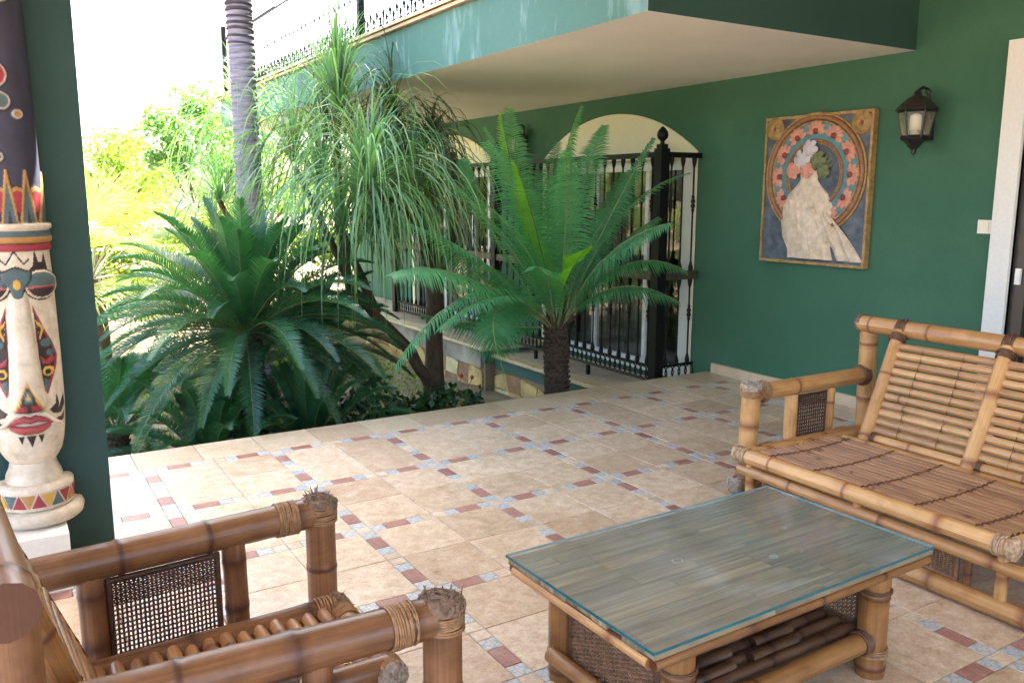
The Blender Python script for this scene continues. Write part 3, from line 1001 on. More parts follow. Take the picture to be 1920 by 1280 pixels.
# back
TR = (3.61, .835)
pole('top_rail', sofa, S_(TR[0], -1.96, TR[1]), S_(TR[0], -3.80, TR[1]), .048, 'bam_sofa', nodes=[.045, .24, .55, .78], bend=.004)
frayed(sofa, S_(TR[0], -1.96, TR[1]), (0, 1, 0), .047, 'fray', n=4, ln=.01, dome=.12)
st = [(-2.24, -2.335), (-2.83, -2.90), (-3.42, -3.465)]
BB = (3.19, .245)
for a, b in st:
    pole('back_stile', sofa, S_(TR[0]-.035, a, TR[1]-.01), S_(BB[0]-.01, b, BB[1]), .036, 'bam_sofa', nodes=[.38, .9])
    binding(sofa, S_(TR[0], a, TR[1]), (0, 1, 0), .050, 8, .004, 'cane_dark', 1)
    binding(sofa, S_(TR[0]-.06, a-.004, TR[1]-.045), (TR[0]-BB[0], 0, TR[1]-BB[1]), .037, 7, .0035, 'cane_dark', 1)
for (a, b), (c, d) in zip(st, st[1:]):
    def bp(t, y0, y1, off=0):
        return S_(TR[0]-.04+(BB[0]-TR[0]+.04)*t-off*.75, y0+(y1-y0)*t, TR[1]+(BB[1]-TR[1])*t+off*.65)
    nsl = 11
    for i in range(nsl):
        t = .13+i*(.70/(nsl-1))
        pole('back_slat', sofa, bp(t, a-.030, b-.030, -.01), bp(t, c+.030, d+.030, -.01), .0215, 'bam_slat', seg=10, nodes=[rnd.uniform(.1, .9)] if rnd.random() < .35 else [])
    pole('back_lower_rail', sofa, bp(.905, a, b), bp(.905, c, d), .026, 'bam_sofa', nodes=[.45])
    binding(sofa, bp(.905, a-.05, b-.05), (0, 1, 0), .027, 4, .004, 'cane_dark')
    for f in (.30, .68):
        mb = MB()
        ya, yb = a+(c-a)*f, b+(d-b)*f
        for i in range(nsl):
            t = .13+i*(.70/(nsl-1))
            mb.ring(bp(t, ya, yb, -.01), (rnd.uniform(-.1, .1), 1, rnd.uniform(-.1, .1)), .0222, .0016, 10, 4)
            if i < nsl-1: mb.tube([bp(t+.02, ya, yb, .012), bp(t+.70/(nsl-1)-.02, ya+rnd.uniform(-.006, .006), yb, .012)], .0018, 4, False)
        mb.build('back_cord', M['cane_dark'], sofa, smooth=True)
# wicker apron below the seat
wicker(sofa, S_(2.475, -3.30, .085), (0, 1, 0), (0, 0, 1), (1, 0, 0), .98, .115, 'wicker_light', 60, 13, name='wicker_apron', border=.014)
for yy in (-2.26, -3.38):
    pole('apron_post', sofa, S_(2.475, yy+.03, .06), S_(2.475, yy+.03, .22), .016, 'bam_chair')

# ------------------------------------------------------------------ armchair (faces +x, lower left)
CH = Vector((.20, -2.90, 0))
chair = thing('bamboo_armchair', 'brown bamboo armchair with frayed arm ends in the foreground by the mask column', 'armchair', CH)


def C_(x, y, z): return (x-CH.x, y-CH.y, z)


for (fx, fy, rx, ry, yb) in ((.185, -2.485, -.72, -2.56, 0), (.215, -3.31, -.70, -3.275, 1)):
    AZ = .545
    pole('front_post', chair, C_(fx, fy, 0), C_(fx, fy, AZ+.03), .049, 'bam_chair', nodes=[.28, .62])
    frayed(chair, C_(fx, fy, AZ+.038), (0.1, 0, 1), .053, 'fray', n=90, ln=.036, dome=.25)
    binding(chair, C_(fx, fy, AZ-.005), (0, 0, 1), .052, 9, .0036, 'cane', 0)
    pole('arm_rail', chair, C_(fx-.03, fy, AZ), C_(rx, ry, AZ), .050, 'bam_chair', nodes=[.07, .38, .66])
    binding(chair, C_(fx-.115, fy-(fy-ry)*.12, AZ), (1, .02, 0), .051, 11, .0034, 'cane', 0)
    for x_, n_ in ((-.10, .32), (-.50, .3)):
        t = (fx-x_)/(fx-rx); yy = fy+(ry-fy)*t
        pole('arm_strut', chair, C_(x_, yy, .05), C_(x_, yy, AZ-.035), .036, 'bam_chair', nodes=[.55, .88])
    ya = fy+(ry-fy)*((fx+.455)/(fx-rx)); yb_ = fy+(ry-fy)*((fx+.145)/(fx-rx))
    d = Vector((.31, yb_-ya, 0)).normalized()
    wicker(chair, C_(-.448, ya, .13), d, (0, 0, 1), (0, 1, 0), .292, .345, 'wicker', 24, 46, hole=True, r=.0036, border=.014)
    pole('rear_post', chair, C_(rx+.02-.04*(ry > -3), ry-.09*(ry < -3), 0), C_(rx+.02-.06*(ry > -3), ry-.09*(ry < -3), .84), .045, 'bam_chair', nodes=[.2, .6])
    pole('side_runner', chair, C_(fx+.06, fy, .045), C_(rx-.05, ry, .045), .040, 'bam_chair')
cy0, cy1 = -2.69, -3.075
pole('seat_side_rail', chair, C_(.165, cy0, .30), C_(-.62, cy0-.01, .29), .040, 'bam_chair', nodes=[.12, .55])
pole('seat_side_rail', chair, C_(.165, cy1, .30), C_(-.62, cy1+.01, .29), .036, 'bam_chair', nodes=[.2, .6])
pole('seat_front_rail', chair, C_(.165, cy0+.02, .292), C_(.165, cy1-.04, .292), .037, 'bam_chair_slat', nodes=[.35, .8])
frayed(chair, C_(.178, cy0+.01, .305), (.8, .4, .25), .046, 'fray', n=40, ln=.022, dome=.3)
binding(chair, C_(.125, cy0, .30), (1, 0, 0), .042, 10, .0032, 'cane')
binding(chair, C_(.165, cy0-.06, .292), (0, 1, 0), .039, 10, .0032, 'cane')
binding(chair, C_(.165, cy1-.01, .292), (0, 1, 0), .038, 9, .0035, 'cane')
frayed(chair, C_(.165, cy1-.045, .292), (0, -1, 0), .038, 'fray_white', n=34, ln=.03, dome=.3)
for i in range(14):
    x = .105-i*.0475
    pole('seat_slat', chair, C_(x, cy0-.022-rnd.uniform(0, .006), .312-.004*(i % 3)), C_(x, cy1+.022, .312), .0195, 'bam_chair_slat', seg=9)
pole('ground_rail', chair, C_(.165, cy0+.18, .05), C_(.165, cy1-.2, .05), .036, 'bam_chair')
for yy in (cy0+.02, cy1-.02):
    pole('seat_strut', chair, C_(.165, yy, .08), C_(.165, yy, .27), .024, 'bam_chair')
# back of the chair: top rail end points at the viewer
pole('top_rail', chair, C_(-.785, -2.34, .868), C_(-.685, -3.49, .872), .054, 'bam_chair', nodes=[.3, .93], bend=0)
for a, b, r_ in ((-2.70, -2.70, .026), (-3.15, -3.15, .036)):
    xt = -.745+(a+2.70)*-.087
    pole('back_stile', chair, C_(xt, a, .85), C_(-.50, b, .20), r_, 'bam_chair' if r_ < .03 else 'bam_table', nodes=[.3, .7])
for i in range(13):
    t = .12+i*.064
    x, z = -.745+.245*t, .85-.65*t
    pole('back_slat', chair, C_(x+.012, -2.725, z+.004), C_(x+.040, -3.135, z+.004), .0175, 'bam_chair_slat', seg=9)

# ------------------------------------------------------------------ coffee table
TB = Vector((1.275, -3.215, 0))
table = thing('coffee_table', 'low bamboo coffee table with dusty glass top and wicker ends on tiled floor', 'coffee table', TB, R(1.1))
hx, hy = .61, .348
ZT = .435
q = MB()
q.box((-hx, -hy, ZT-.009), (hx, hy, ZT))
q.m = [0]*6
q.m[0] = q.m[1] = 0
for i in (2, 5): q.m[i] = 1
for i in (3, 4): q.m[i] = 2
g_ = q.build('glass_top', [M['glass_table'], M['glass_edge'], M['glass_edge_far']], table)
# inlaid strips under the glass
y = -hy+.002; row = 0
while y < hy-.03:
    x = -hx+.006-((row*7) % 5)*.11
    while x < hx-.006:
        l = rnd.choice((.24, .33, .45))
        x0, x1 = max(x, -hx+.002), min(x+l, hx-.002)
        if x1-x0 > .02:
            s_ = MB(); s_.box((x0+.0008, y+.0005, ZT-.026), (x1-.0008, y+.0617, ZT-.0112+rnd.uniform(-.0010, .0006)))
            # centre each strip on its own origin so the grain differs
            o = s_.build('bamboo_strip', M['strip'], table)
        x += l
    y += .0627; row += 1
pole('top_edge', table, (-hx+.014, -hy+.016, ZT-.047), (hx-.014, -hy+.016, ZT-.047), .016, 'bam_table', nodes=[.3, .55, .8])
pole('top_edge', table, (-hx+.014, hy-.016, ZT-.047), (hx-.014, hy-.016, ZT-.047), .016, 'bam_table')
pole('top_edge', table, (-hx+.016, -hy+.03, ZT-.047), (-hx+.016, hy-.03, ZT-.047), .016, 'bam_sofa')
pole('top_edge', table, (hx-.016, -hy+.03, ZT-.047), (hx-.016, hy-.03, ZT-.047), .016, 'bam_table')
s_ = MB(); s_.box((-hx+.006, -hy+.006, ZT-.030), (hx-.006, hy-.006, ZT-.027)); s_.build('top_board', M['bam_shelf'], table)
lx0, lx1, ly = -.44, .435, .265
for x in (lx0, lx1):
    for yy in (-ly, ly):
        pole('leg', table, (x, yy, 0), (x, yy, ZT-.037), .047, 'bam_table', nodes=[.08, .70], bend=.002)
        binding(table, (x, yy, .30), (0, 0, 1), .048, 2, .003, 'cane_dark')
        binding(table, (x, yy, .085), (0, 0, 1), .048, 5, .0032, 'cane')
        binding(table, (x+(.055 if x < 0 else -.055), yy, .125), (1, 0, 0), .036, 5, .004, 'cane_dark')
    pole('end_rail', table, (x*1.0+(-.055 if x < 0 else .055), -ly+.01, .10), (x+(-.055 if x < 0 else .055), ly-.01, .10), .026, 'bam_table')
    pole('end_rail', table, (x, -ly+.04, .345), (x, ly-.04, .345), .022, 'bam_table')
for yy in (-ly, ly):
    pole('long_rail', table, (lx0+.04, yy, .125), (lx1-.04, yy, .125), .034, 'bam_table')
for i in range(8):
    yy = -ly+.062+i*.0565
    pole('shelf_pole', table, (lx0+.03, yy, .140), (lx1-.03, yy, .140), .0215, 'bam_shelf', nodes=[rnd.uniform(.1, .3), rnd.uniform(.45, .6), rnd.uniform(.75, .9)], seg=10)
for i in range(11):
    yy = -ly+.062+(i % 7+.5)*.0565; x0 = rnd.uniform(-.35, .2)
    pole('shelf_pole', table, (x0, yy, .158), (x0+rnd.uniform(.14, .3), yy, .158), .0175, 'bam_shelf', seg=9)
for x, mt in ((lx0-.012, 'wicker_light'), (lx1+.012, 'wicker_light')):
    wicker(table, (x, -ly+.075, .085), (0, 1, 0), (0, 0, 1), (1, 0, 0), .38, .285, mt, 22, 40, r=.0036, name='wicker_end', border=.013)
    for yy in (-ly+.062, ly-.062):
        pole('wicker_post', table, (x, yy, .06), (x, yy, .385), .014, 'bam_shelf')
for k, (x, y, r_, w_) in enumerate([(-.18, .02, .020, .006), (.20, -.13, .022, .004), (.10, -.12, .018, .012), (.32, .02, .012, .010), (-.30, -.20, .006, .006), (.25, .24, .024, .003)]):
    q = MB(); n = 16; a0 = rnd.uniform(0, 6); sp_ = (6.283 if k != 1 else 4.2)
    vs = []
    for j in range(n+1):
        a = a0+sp_*j/n; rr_ = r_*(1+rnd.uniform(-.12, .12))
        vs += [(x+rr_*math.cos(a), y+rr_*math.sin(a)*.8, ZT+.0006), (x+max(0.0002, rr_-w_)*math.cos(a), y+max(.0002, rr_-w_)*math.sin(a)*.8, ZT+.0006)]
    q.add(vs, [(2*j, 2*j+2, 2*j+3, 2*j+1) for j in range(n)]); q.build('water_mark', M['chalk'], table)
tag(table, None)

# ================================================================== planting
UP = Vector((0, 0, 1))


def bez(p0, p1, p2, t):
    return p0*(1-t)**2+p1*2*t*(1-t)+p2*t*t


def frond_curve(parent, mat, p0, pm, p2, nl=58, w=.0085, ll=.20, t0=.16, droop=.35, vee=.25, ang=(70, 38), org=Vector((0, 0, 0)), stalk='rachis', sr=.006, tint=None, name='frond', twist=0.0, fold=0.0, roll=0.0):
    """feather leaf: arched stalk from p0 through pm to p2 with paired leaflets"""
    p0 = Vector(p0)-org; pm = Vector(pm)-org; p2 = Vector(p2)-org
    c = pm*2-(p0+p2)*.5
    n = 14
    pts = [bez(p0, c, p2, i/n) for i in range(n+1)]
    mb = MB()
    mb.tube(pts, [sr*(1-.8*i/n) for i in range(n+1)], 5, False, mi=1)
    L = sum((pts[i+1]-pts[i]).length for i in range(n))
    ref = None
    tv = rnd.uniform(.1, .9) if tint is None else tint
    for i in range(nl):
        t = t0+(1-t0)*(i+.5)/nl
        p = bez(p0, c, p2, t)
        d = (bez(p0, c, p2, min(1, t+.02))-bez(p0, c, p2, t-.02)).normalized()
        s = d.cross(UP)
        if s.length < .15:
            s = (ref or Vector((1, 0, 0)))
        s = (s-d*s.dot(d)).normalized()
        if ref is not None and s.dot(ref) < 0: s = -s
        ref = s.copy()
        if roll: s = (Matrix.Rotation(roll, 3, d)@s).normalized()
        if twist:
            s = (Matrix.Rotation(twist*(t-.2), 3, d)@s).normalized()
        nn = s.cross(d).normalized()
        u = (t-t0)/(1-t0)
        prof = min(1, .35+u*3.2)*min(1, .25+(1-u)*2.1)
        a = R(ang[0]+(ang[1]-ang[0])*u)
        for sg in (-1, 1):
            l = ll*prof*rnd.uniform(.88, 1.08)
            aa = a+rnd.uniform(-.06, .06)
            dr_ = (s*sg*math.sin(aa)+d*math.cos(aa)+nn*(vee+rnd.uniform(-.05, .05)+fold)).normalized()
            m1 = p+dr_*l*.5+Vector((0, 0, -droop*l*.12))
            tp = p+dr_*l+Vector((0, 0, -droop*l*.5))
            wv = (d-dr_*d.dot(dr_)).normalized()*w*.5
            g = min(1, max(0, tv+rnd.uniform(-.15, .15)))
            cc = (0, g, 0, 1)
            mb.add([p-wv*.8, p+wv*.8, m1+wv, m1-wv, tp], [(0, 1, 2, 3), (3, 2, 4)], 0, None, [cc]*5)
    return mb.build(name, [M[mat], M[stalk]], parent)


def scaly_trunk(parent, p0, p1, r0, r1, rows, per, org, name='trunk', mat='trunk_dark', smat='trunk_scale', out=.03):
    p0 = Vector(p0)-org; p1 = Vector(p1)-org
    mb = MB()
    mb.tube([p0.lerp(p1, t) for t in (0, .25, .5, .75, 1)], [r0, r0*1.03, (r0+r1)/2, r1*1.02, r1*.9], 18, True)
    ax = (p1-p0).normalized(); e1 = ax.orthogonal().normalized(); e2 = ax.cross(e1)
    for i in range(rows):
        for k in range(per):
            t = (i+.5)/rows+rnd.uniform(-.01, .01); a = 2*math.pi*(k+.5*(i % 2))/per+rnd.uniform(-.08, .08)
            rr = r0+(r1-r0)*t
            d = e1*math.cos(a)+e2*math.sin(a); s = ax.cross(d)
            c = p0.lerp(p1, t)+d*rr*.98
            w_, h_ = math.pi*rr/per*.9, (p1-p0).length/rows*.62
            o = rnd.uniform(.5, 1)*out
            vs = [c-s*w_-ax*h_*.4, c+s*w_-ax*h_*.4, c+s*w_*.8+ax*h_*.5, c-s*w_*.8+ax*h_*.5, c-s*w_*.45+d*o-ax*h_*-.3, c+s*w_*.45+d*o+ax*h_*.3, c+s*w_*.4+d*o*.8+ax*h_*.75, c-s*w_*.4+d*o*.8+ax*h_*.75]
            mb.add(vs, [(0, 1, 5, 4), (1, 2, 6, 5), (2, 3, 7, 6), (3, 0, 4, 7), (4, 5, 6, 7)], 1)
    return mb.build(name, [M[mat], M[smat]], parent)


# ---- feathery cycad beside the terrace edge
CY = Vector((3.46, .90, -.6)); crown = Vector((3.44, .90, .47))
cyc = thing('cycad', 'bright green feathery cycad on a dark scaly trunk in front of the iron railing', 'cycad', CY)
scaly_trunk(cyc, (3.50, .93, -.6), (3.44, .90, .44), .108, .098, 24, 15, CY, out=.022)
CF = [(2.87, .70, 1.13, 2.10, .50, 1.76), (2.86, 1.20, .87, 2.42, 1.40, 1.41), (2.43, .60, .94, 1.66, .30, 1.02), (2.63, .80, .81, 1.76, .50, .33),
      (2.63, .50, .70, 2.56, .30, .24), (3.31, 1.20, 1.41, 3.33, 1.50, 2.31), (3.44, .90, 1.50, 3.60, .80, 2.29),
      (3.82, .70, 1.33, 4.13, .50, 2.03), (3.85, .60, 1.35, 4.40, .35, 1.75), (3.85, .55, .97, 4.26, .20, .95),
      (3.58, 1.30, 1.26, 3.92, 1.60, 2.05), (3.75, .80, 1.20, 4.13, .75, 1.55), (3.71, .95, 1.50, 4.0, 1.0, 2.16),
      (3.24, 1.30, .75, 2.97, 1.90, 1.06), (3.82, .70, 1.00, 4.21, .50, 1.38), (3.02, 1.20, .45, 2.50, 1.60, .53), (3.39, .70, 1.33, 3.10, .30, 1.90), (2.85, 1.00, 1.29, 2.66, 1.10, 1.84),
      (3.1, .75, 1.25, 2.55, .55, 1.95), (3.60, .45, 1.05, 3.85, -.05, 1.35), (2.75, .95, 1.02, 2.05, .90, 1.35),
      (2.70, .55, .78, 2.02, .30, .62), (3.20, 1.0, 1.35, 2.85, 1.1, 2.10), (2.98, .60, 1.08, 2.35, .35, 1.55), (3.85, .9, 1.15, 4.2, .95, 1.75), (3.75, .5, .80, 4.15, .15, .70), (3.05, .45, .90, 2.70, .05, 1.05)]
for f in CF:
    m_ = Vector(f[:3]); t_ = Vector(f[3:]); d0 = (m_-crown); d0.z = 0
    p0 = crown+(d0.normalized()*.05 if d0.length > .01 else Vector((0, 0, 0)))+Vector((rnd.uniform(-.02, .02), rnd.uniform(-.02, .02), -.03))
    Lc = (t_-p0).length
    frond_curve(cyc, 'cycad', p0, m_, t_, nl=int(46+Lc*20), w=.0145, ll=.25, t0=.15, droop=1.25 if t_.z < 1.5 else .7, vee=.12, ang=(84, 56), roll=rnd.uniform(-.45, .45), org=CY, stalk='rachis_cream', sr=.0085)
for f in ((3.06, .60, 1.21, 2.77, .50, 1.82), (3.21, .40, .92, 3.14, .02, 1.20), (3.12, .95, 1.45, 2.95, 1.0, 2.22)):
    frond_curve(cyc, 'cycad_young', crown+Vector((-.02, -.04, 0)), f[:3], f[3:], nl=60, w=.013, ll=.15, t0=.12, droop=.25, vee=.5, ang=(52, 30), org=CY, stalk='rachis', sr=.008, twist=3.4, name='young_frond', fold=.5)
for i in range(26):
    a = rnd.uniform(0, 6.28); l = rnd.uniform(.10, .22); q = MB()
    c0 = crown-CY+Vector((math.cos(a)*.07, math.sin(a)*.07, -.06))
    q.tube([c0, c0+Vector((math.cos(a)*.07, math.sin(a)*.07, l*.8)), c0+Vector((math.cos(a)*.16, math.sin(a)*.16, l*1.3))], [.009, .007, .002], 4, False)
    q.build('leaf_base', M['trunk_scale'], cyc)


# ---- sago palms
def sago(loc_, top, n, L, label, seed, trunk_r=.12, els=(82, -30), group=None, ll=.135, mat='sago', nl=76, azr=(0, 360), bright=.5, skip=None):
    rr = random.Random(seed)
    O = Vector(loc_); T_ = Vector(top)
    th = thing('sago_palm', label, 'sago palm', O, group=group)
    if (T_-O).z > .15:
        scaly_trunk(th, O, T_, trunk_r*1.05, trunk_r, max(6, int((T_-O).z/.045)), 15, O, out=.02)
    for i in range(n):
        u = i/(n-1)
        az = R(azr[0])+R(azr[1]-azr[0])*((i*.38197) % 1)+rr.uniform(-.12, .12)
        el = R(els[0]+(els[1]-els[0])*u**1.15+rr.uniform(-6, 6))
        l = L*rr.uniform(.85, 1.08)*(.82 if u < .12 else 1)
        h = Vector((math.cos(az), math.sin(az), 0))
        dirv = h*math.cos(el)+UP*math.sin(el)
        sag = .10+.24*math.cos(el)
        p0 = T_+h*.04
        pm = p0+dirv*l*.52+UP*(.035*l)
        p2 = p0+dirv*l*.97-UP*sag*l*.62
        lim = -.5
        if p2.z < lim: p2.z = lim+rr.uniform(0, .06)
        if pm.z < lim+.05: pm.z = lim+.08
        # keep fronds off the terrace slab
        for q_ in (pm, p2):
            if q_.y < .50 and q_.z < .10: q_.y = .50+rr.uniform(0, .04)
        if skip and skip(p2): continue
        frond_curve(th, mat, p0, pm, p2, nl=nl, w=.0085, ll=ll*1.12, t0=.07, droop=.12, vee=.42, ang=(62, 35), org=O, sr=.006, tint=rr.uniform(.1, .6)+(1-u)*.3*bright, stalk='rachis')
    return th


sago((.99, 1.62, -.6), (.97, 1.55, .50), 110, 1.22, 'large dark green sago palm in front of the grey ringed palm trunk', 11)
sago((1.62, 2.05, -.6), (1.60, 2.0, .22), 34, .98, 'second sago palm low behind the rose bush right of the largest sago', 12, .10, (70, -30))
sago((.60, 1.28, -.6), (.60, 1.28, -.44), 34, .95, 'small sago offset spilling onto the terrace edge beside the green pillar', 13, .07, (72, 2), ll=.11)
sago((1.32, 1.18, -.6), (1.32, 1.18, -.42), 38, 1.0, 'small sago offset tucked under the large sago trunk near the terrace edge', 14, .07, (74, 4), ll=.11)
sago((.05, 1.95, -.6), (.05, 1.95, -.22), 28, .95, 'low light green sago palm over the garden path left of the others', 15, .08, (70, -8), ll=.13, bright=1.2)

# ---- tall grey palm with ringed trunk
GP = Vector((1.50, 3.3, -.6))
gp = thing('ringed_palm', 'tall palm with smooth grey ringed trunk rising past the balcony', 'palm tree', GP)
mb = MB(); prof_pts = []; prof_r = []
z = 0; H_ = 6.3
while z < H_:
    u = z/H_
    r = .166-.040*min(1, u*3.4)-.026*max(0, u-.3)/.7
    if u < .08: r += .05*(1-u/.08)
    st_ = .035+.045*(1-u)+rnd.uniform(-.004, .004)
    for dz, k in ((0, .985), (.004, 1.025 if u > .5 else 1.005), (st_-.006, 1.0), (st_-.003, .96 if u > .5 else .988)):
        prof_pts.append(Vector((.02*math.sin(z*.6)-.012*z*.6, 0, z+dz))); prof_r.append(r*k)
    z += st_
mb.tube(prof_pts, prof_r, 20, False)
mb.build('trunk', M['palm_bark'], gp, smooth=True)
z = 3.55
while z < 6.1:
    q = MB(); q.ring((.02*math.sin(z*.6)-.0072*z, 0, z), (rnd.uniform(-.08, .08), rnd.uniform(-.08, .08), 1), .119-.016*(z-3)/3, rnd.uniform(.010, .017), 20, 5)
    q.build('dark_ring', M['palm_ring'], gp, smooth=True); z += rnd.uniform(.045, .062)
for i in range(13):
    a = i*2.4; h = Vector((math.cos(a), math.sin(a), 0)); el = R(75-i*8)
    p0 = GP+Vector((0, 0, 6.3)); dv = h*math.cos(el)+UP*math.sin(el)
    frond_curve(gp, 'tree_leaf', p0, p0+dv*1.3, p0+dv*2.0+h*.4-UP*1.1, nl=46, w=.02, ll=.45, t0=.15, droop=.5, vee=.1, org=GP, sr=.015)


# ---- ponytail palm with hanging strap leaves
def rosette(parent, c, n, L, mat, org, upright=.25, seed=1, w=.013, spread=1.0, floor_z=-.45, xmax=None, az0=0, azw=2*math.pi):
    rr = random.Random(seed); mb = MB(); c = Vector(c)-org
    for i in range(n):
        az = az0+rr.uniform(-.5, .5)*azw
        u = rr.random()
        el = R(-5+95*(u**(1-upright*.9)))
        d = Vector((math.cos(az)*math.cos(el), math.sin(az)*math.cos(el), math.sin(el)))
        l = L*rr.uniform(.7, 1.12); ns_ = 9; st_ = l/ns_
        stiff = rr.uniform(.12, .26)*(1-upright*.62)
        p = c+d*.02; pts = [p]
        for k in range(ns_):
            g = stiff*(k*.55+.6)
            d = (d+Vector((0, 0, -g))+Vector((rr.uniform(-.05, .05), rr.uniform(-.05, .05), 0))).normalized()
            p = p+d*st_*spread
            if xmax is not None and p.x+org.x > xmax(p+org): break
            pts.append(p)
        if len(pts) < 4: continue
        h = Vector((-math.sin(az), math.cos(az), 0))
        ph = rr.uniform(-.9, .9)
        vs = []; cs = []
        g_ = rr.random(); dead = 1 if rr.random() < .03 else 0
        for k, q in enumerate(pts):
            t = k/(len(pts)-1)
            ww = w*.5*(1-t**2.2)*min(1, .5+t*4)+.0008
            a = ph*t*2.2
            wv = (h*math.cos(a)+Vector((math.cos(az), math.sin(az), .3))*math.sin(a))*ww
            vs += [q-wv, q+wv]; cs += [(dead, min(1, max(0, g_+t*.2)), 0, 1)]*2
        mb.add(vs, [(2*k, 2*k+1, 2*k+3, 2*k+2) for k in range(len(pts)-1)], 0, None, cs)
    return mb.build('leaf_rosette', M[mat], parent, kind=None)


PT = Vector((2.77, 1.95, -.62))
pony = thing('ponytail_palm', 'branching ponytail palm with long strap leaves hanging in curtains beside the balcony', 'ponytail palm', PT)


def branch(pts, rad, name='branch', mat='bark', par=pony, org=PT):
    q = MB(); P_ = [Vector(p)-org for p in pts]
    fine = []; fr_ = []
    for i in range(len(P_)-1):
        for k in range(5):
            t = k/5; fine.append(P_[i].lerp(P_[i+1], t)+Vector((rnd.uniform(-.008, .008),)*3)); fr_.append((rad[i]+(rad[i+1]-rad[i])*t)*rnd.uniform(.93, 1.07))
    fine.append(P_[-1]); fr_.append(rad[-1])
    q.tube(fine, fr_, 12, True)
    return q.build(name, M[mat], par, smooth=True)


branch([(2.77, 1.95, -.62), (2.77, 1.92, .1), (2.78, 1.9, .72), (2.70, 1.85, 1.25), (2.48, 1.9, 1.9), (2.40, 1.9, 2.20)], [.13, .085, .075, .06, .045, .035], 'trunk')
branch([(2.76, 1.92, -.25), (2.52, 1.9, .15), (1.96, 1.9, .77), (1.86, 1.8, 1.22)], [.06, .055, .04, .03])
branch([(2.78, 1.9, .70), (3.0, 1.95, 1.2), (3.05, 2.05, 1.95)], [.05, .04, .03])
branch([(2.2, 1.9, .52), (1.95, 2.1, 1.3), (1.93, 2.0, 2.2)], [.045, .035, .028])
branch([(2.70, 1.85, 1.2), (2.3, 1.5, 1.45), (1.90, 1.22, 1.58)], [.04, .032, .028])
branch([(1.96, 1.9, .8), (1.8, 2.2, 1.4), (1.72, 2.55, 1.80)], [.032, .028, .022])
branch([(2.70, 1.85, .9), (2.55, 1.7, 1.2), (2.50, 1.6, 1.48)], [.035, .03, .025])
lim = lambda p: 2.40 if p.z > 2.48 else 4.1
for k, (c, n, L, mt, upr, w_) in enumerate([
        ((1.95, 2.0, 2.24), 210, 1.0, 'pony', .88, .015), ((1.72, 2.6, 1.84), 130, 1.2, 'pony', .5, .014), ((2.40, 1.9, 2.22), 200, 1.1, 'pony_dark', .05, .013),
        ((2.86, 2.1, 2.02), 130, .72, 'pony_dark', .05, .013), ((1.88, 1.2, 1.60), 250, 1.3, 'pony', .22, .015), ((1.82, 2.2, 1.64), 150, 1.3, 'pony', .25, .014),
        ((2.45, 1.6, 1.52), 190, 1.1, 'pony', .2, .014), ((2.36, 2.2, 1.25), 190, 1.0, 'pony_dark', .2, .013), ((1.85, 1.75, 1.28), 130, 1.15, 'pony', .15, .013), ((1.93, 2.3, 2.05), 90, 1.2, 'pony_dark', .2, .013),
        ((2.50, 2.3, 1.9), 140, 1.25, 'pony_dark', .0, .012)]):
    rosette(pony, c, n, L, mt, PT, upr, 40+k, w_, xmax=lim)
PT2 = Vector((1.70, 4.1, -.62))
pony2 = thing('ponytail_palm', 'smaller ponytail palm with drooping leaves directly behind the grey ringed trunk', 'ponytail palm', PT2)
branch([(1.70, 4.1, -.62), (1.66, 4.0, .8), (1.58, 3.7, 2.15)], [.09, .06, .03], 'trunk', par=pony2, org=PT2)
branch([(1.66, 4.0, .9), (1.35, 3.9, 1.5)], [.04, .025], par=pony2, org=PT2)
rosette(pony2, (1.58, 3.7, 2.2), 170, 1.15, 'pony', PT2, .35, 71, .014)
rosette(pony2, (1.35, 3.9, 1.5), 110, .95, 'pony', PT2, .3, 72, .014)


# ---- leafy masses made of many small leaves
def leaves(center_list, n, size, mat, parent, name, org=Vector((0, 0, 0)), seed=0, kind=None, aspect=.55, tint=(0, 1)):
    g = np.random.default_rng(seed)
    cl = np.array([c[:3] for c in center_list]); rd = np.array([c[3:6] for c in center_list])
    k = g.integers(0, len(cl), n)
    d = g.normal(size=(n, 3)); d /= np.linalg.norm(d, axis=1)[:, None]
    rad = g.random(n)**.42
    pos = cl[k]+d*rd[k]*rad[:, None]-np.array(org)
    a = g.normal(size=(n, 3)); a[:, 2] -= .4; a /= np.linalg.norm(a, axis=1)[:, None]
    b = np.cross(a, g.normal(size=(n, 3))); b /= np.linalg.norm(b, axis=1)[:, None]
    s = size*g.uniform(.6, 1.25, n)[:, None]
    nrm = np.cross(a, b)*s*.12
    v = np.stack([pos, pos+a*s*.5+b*s*aspect*.5+nrm, pos+a*s, pos+a*s*.5-b*s*aspect*.5+nrm], axis=1).reshape(-1, 3)
    me = bpy.data.meshes.new(name)
    me.vertices.add(n*4); me.vertices.foreach_set('co', v.ravel())
    me.loops.add(n*4); me.loops.foreach_set('vertex_index', np.arange(n*4, dtype=np.int32))
    me.polygons.add(n); me.polygons.foreach_set('loop_start', np.arange(n, dtype=np.int32)*4)
    try: me.polygons.foreach_set('loop_total', np.full(n, 4, dtype=np.int32))
    except Exception: pass
    me.materials.append(M[mat]); me.update(calc_edges=True)
    ca = me.color_attributes.new('tint', 'FLOAT_COLOR', 'POINT')
    t = np.repeat(g.uniform(tint[0], tint[1], n), 4)
    c4 = np.zeros((n*4, 4), dtype=np.float32); c4[:, 1] = t; c4[:, 3] = 1
    ca.data.foreach_set('color', c4.ravel())
    return ob(name, me, parent, kind)


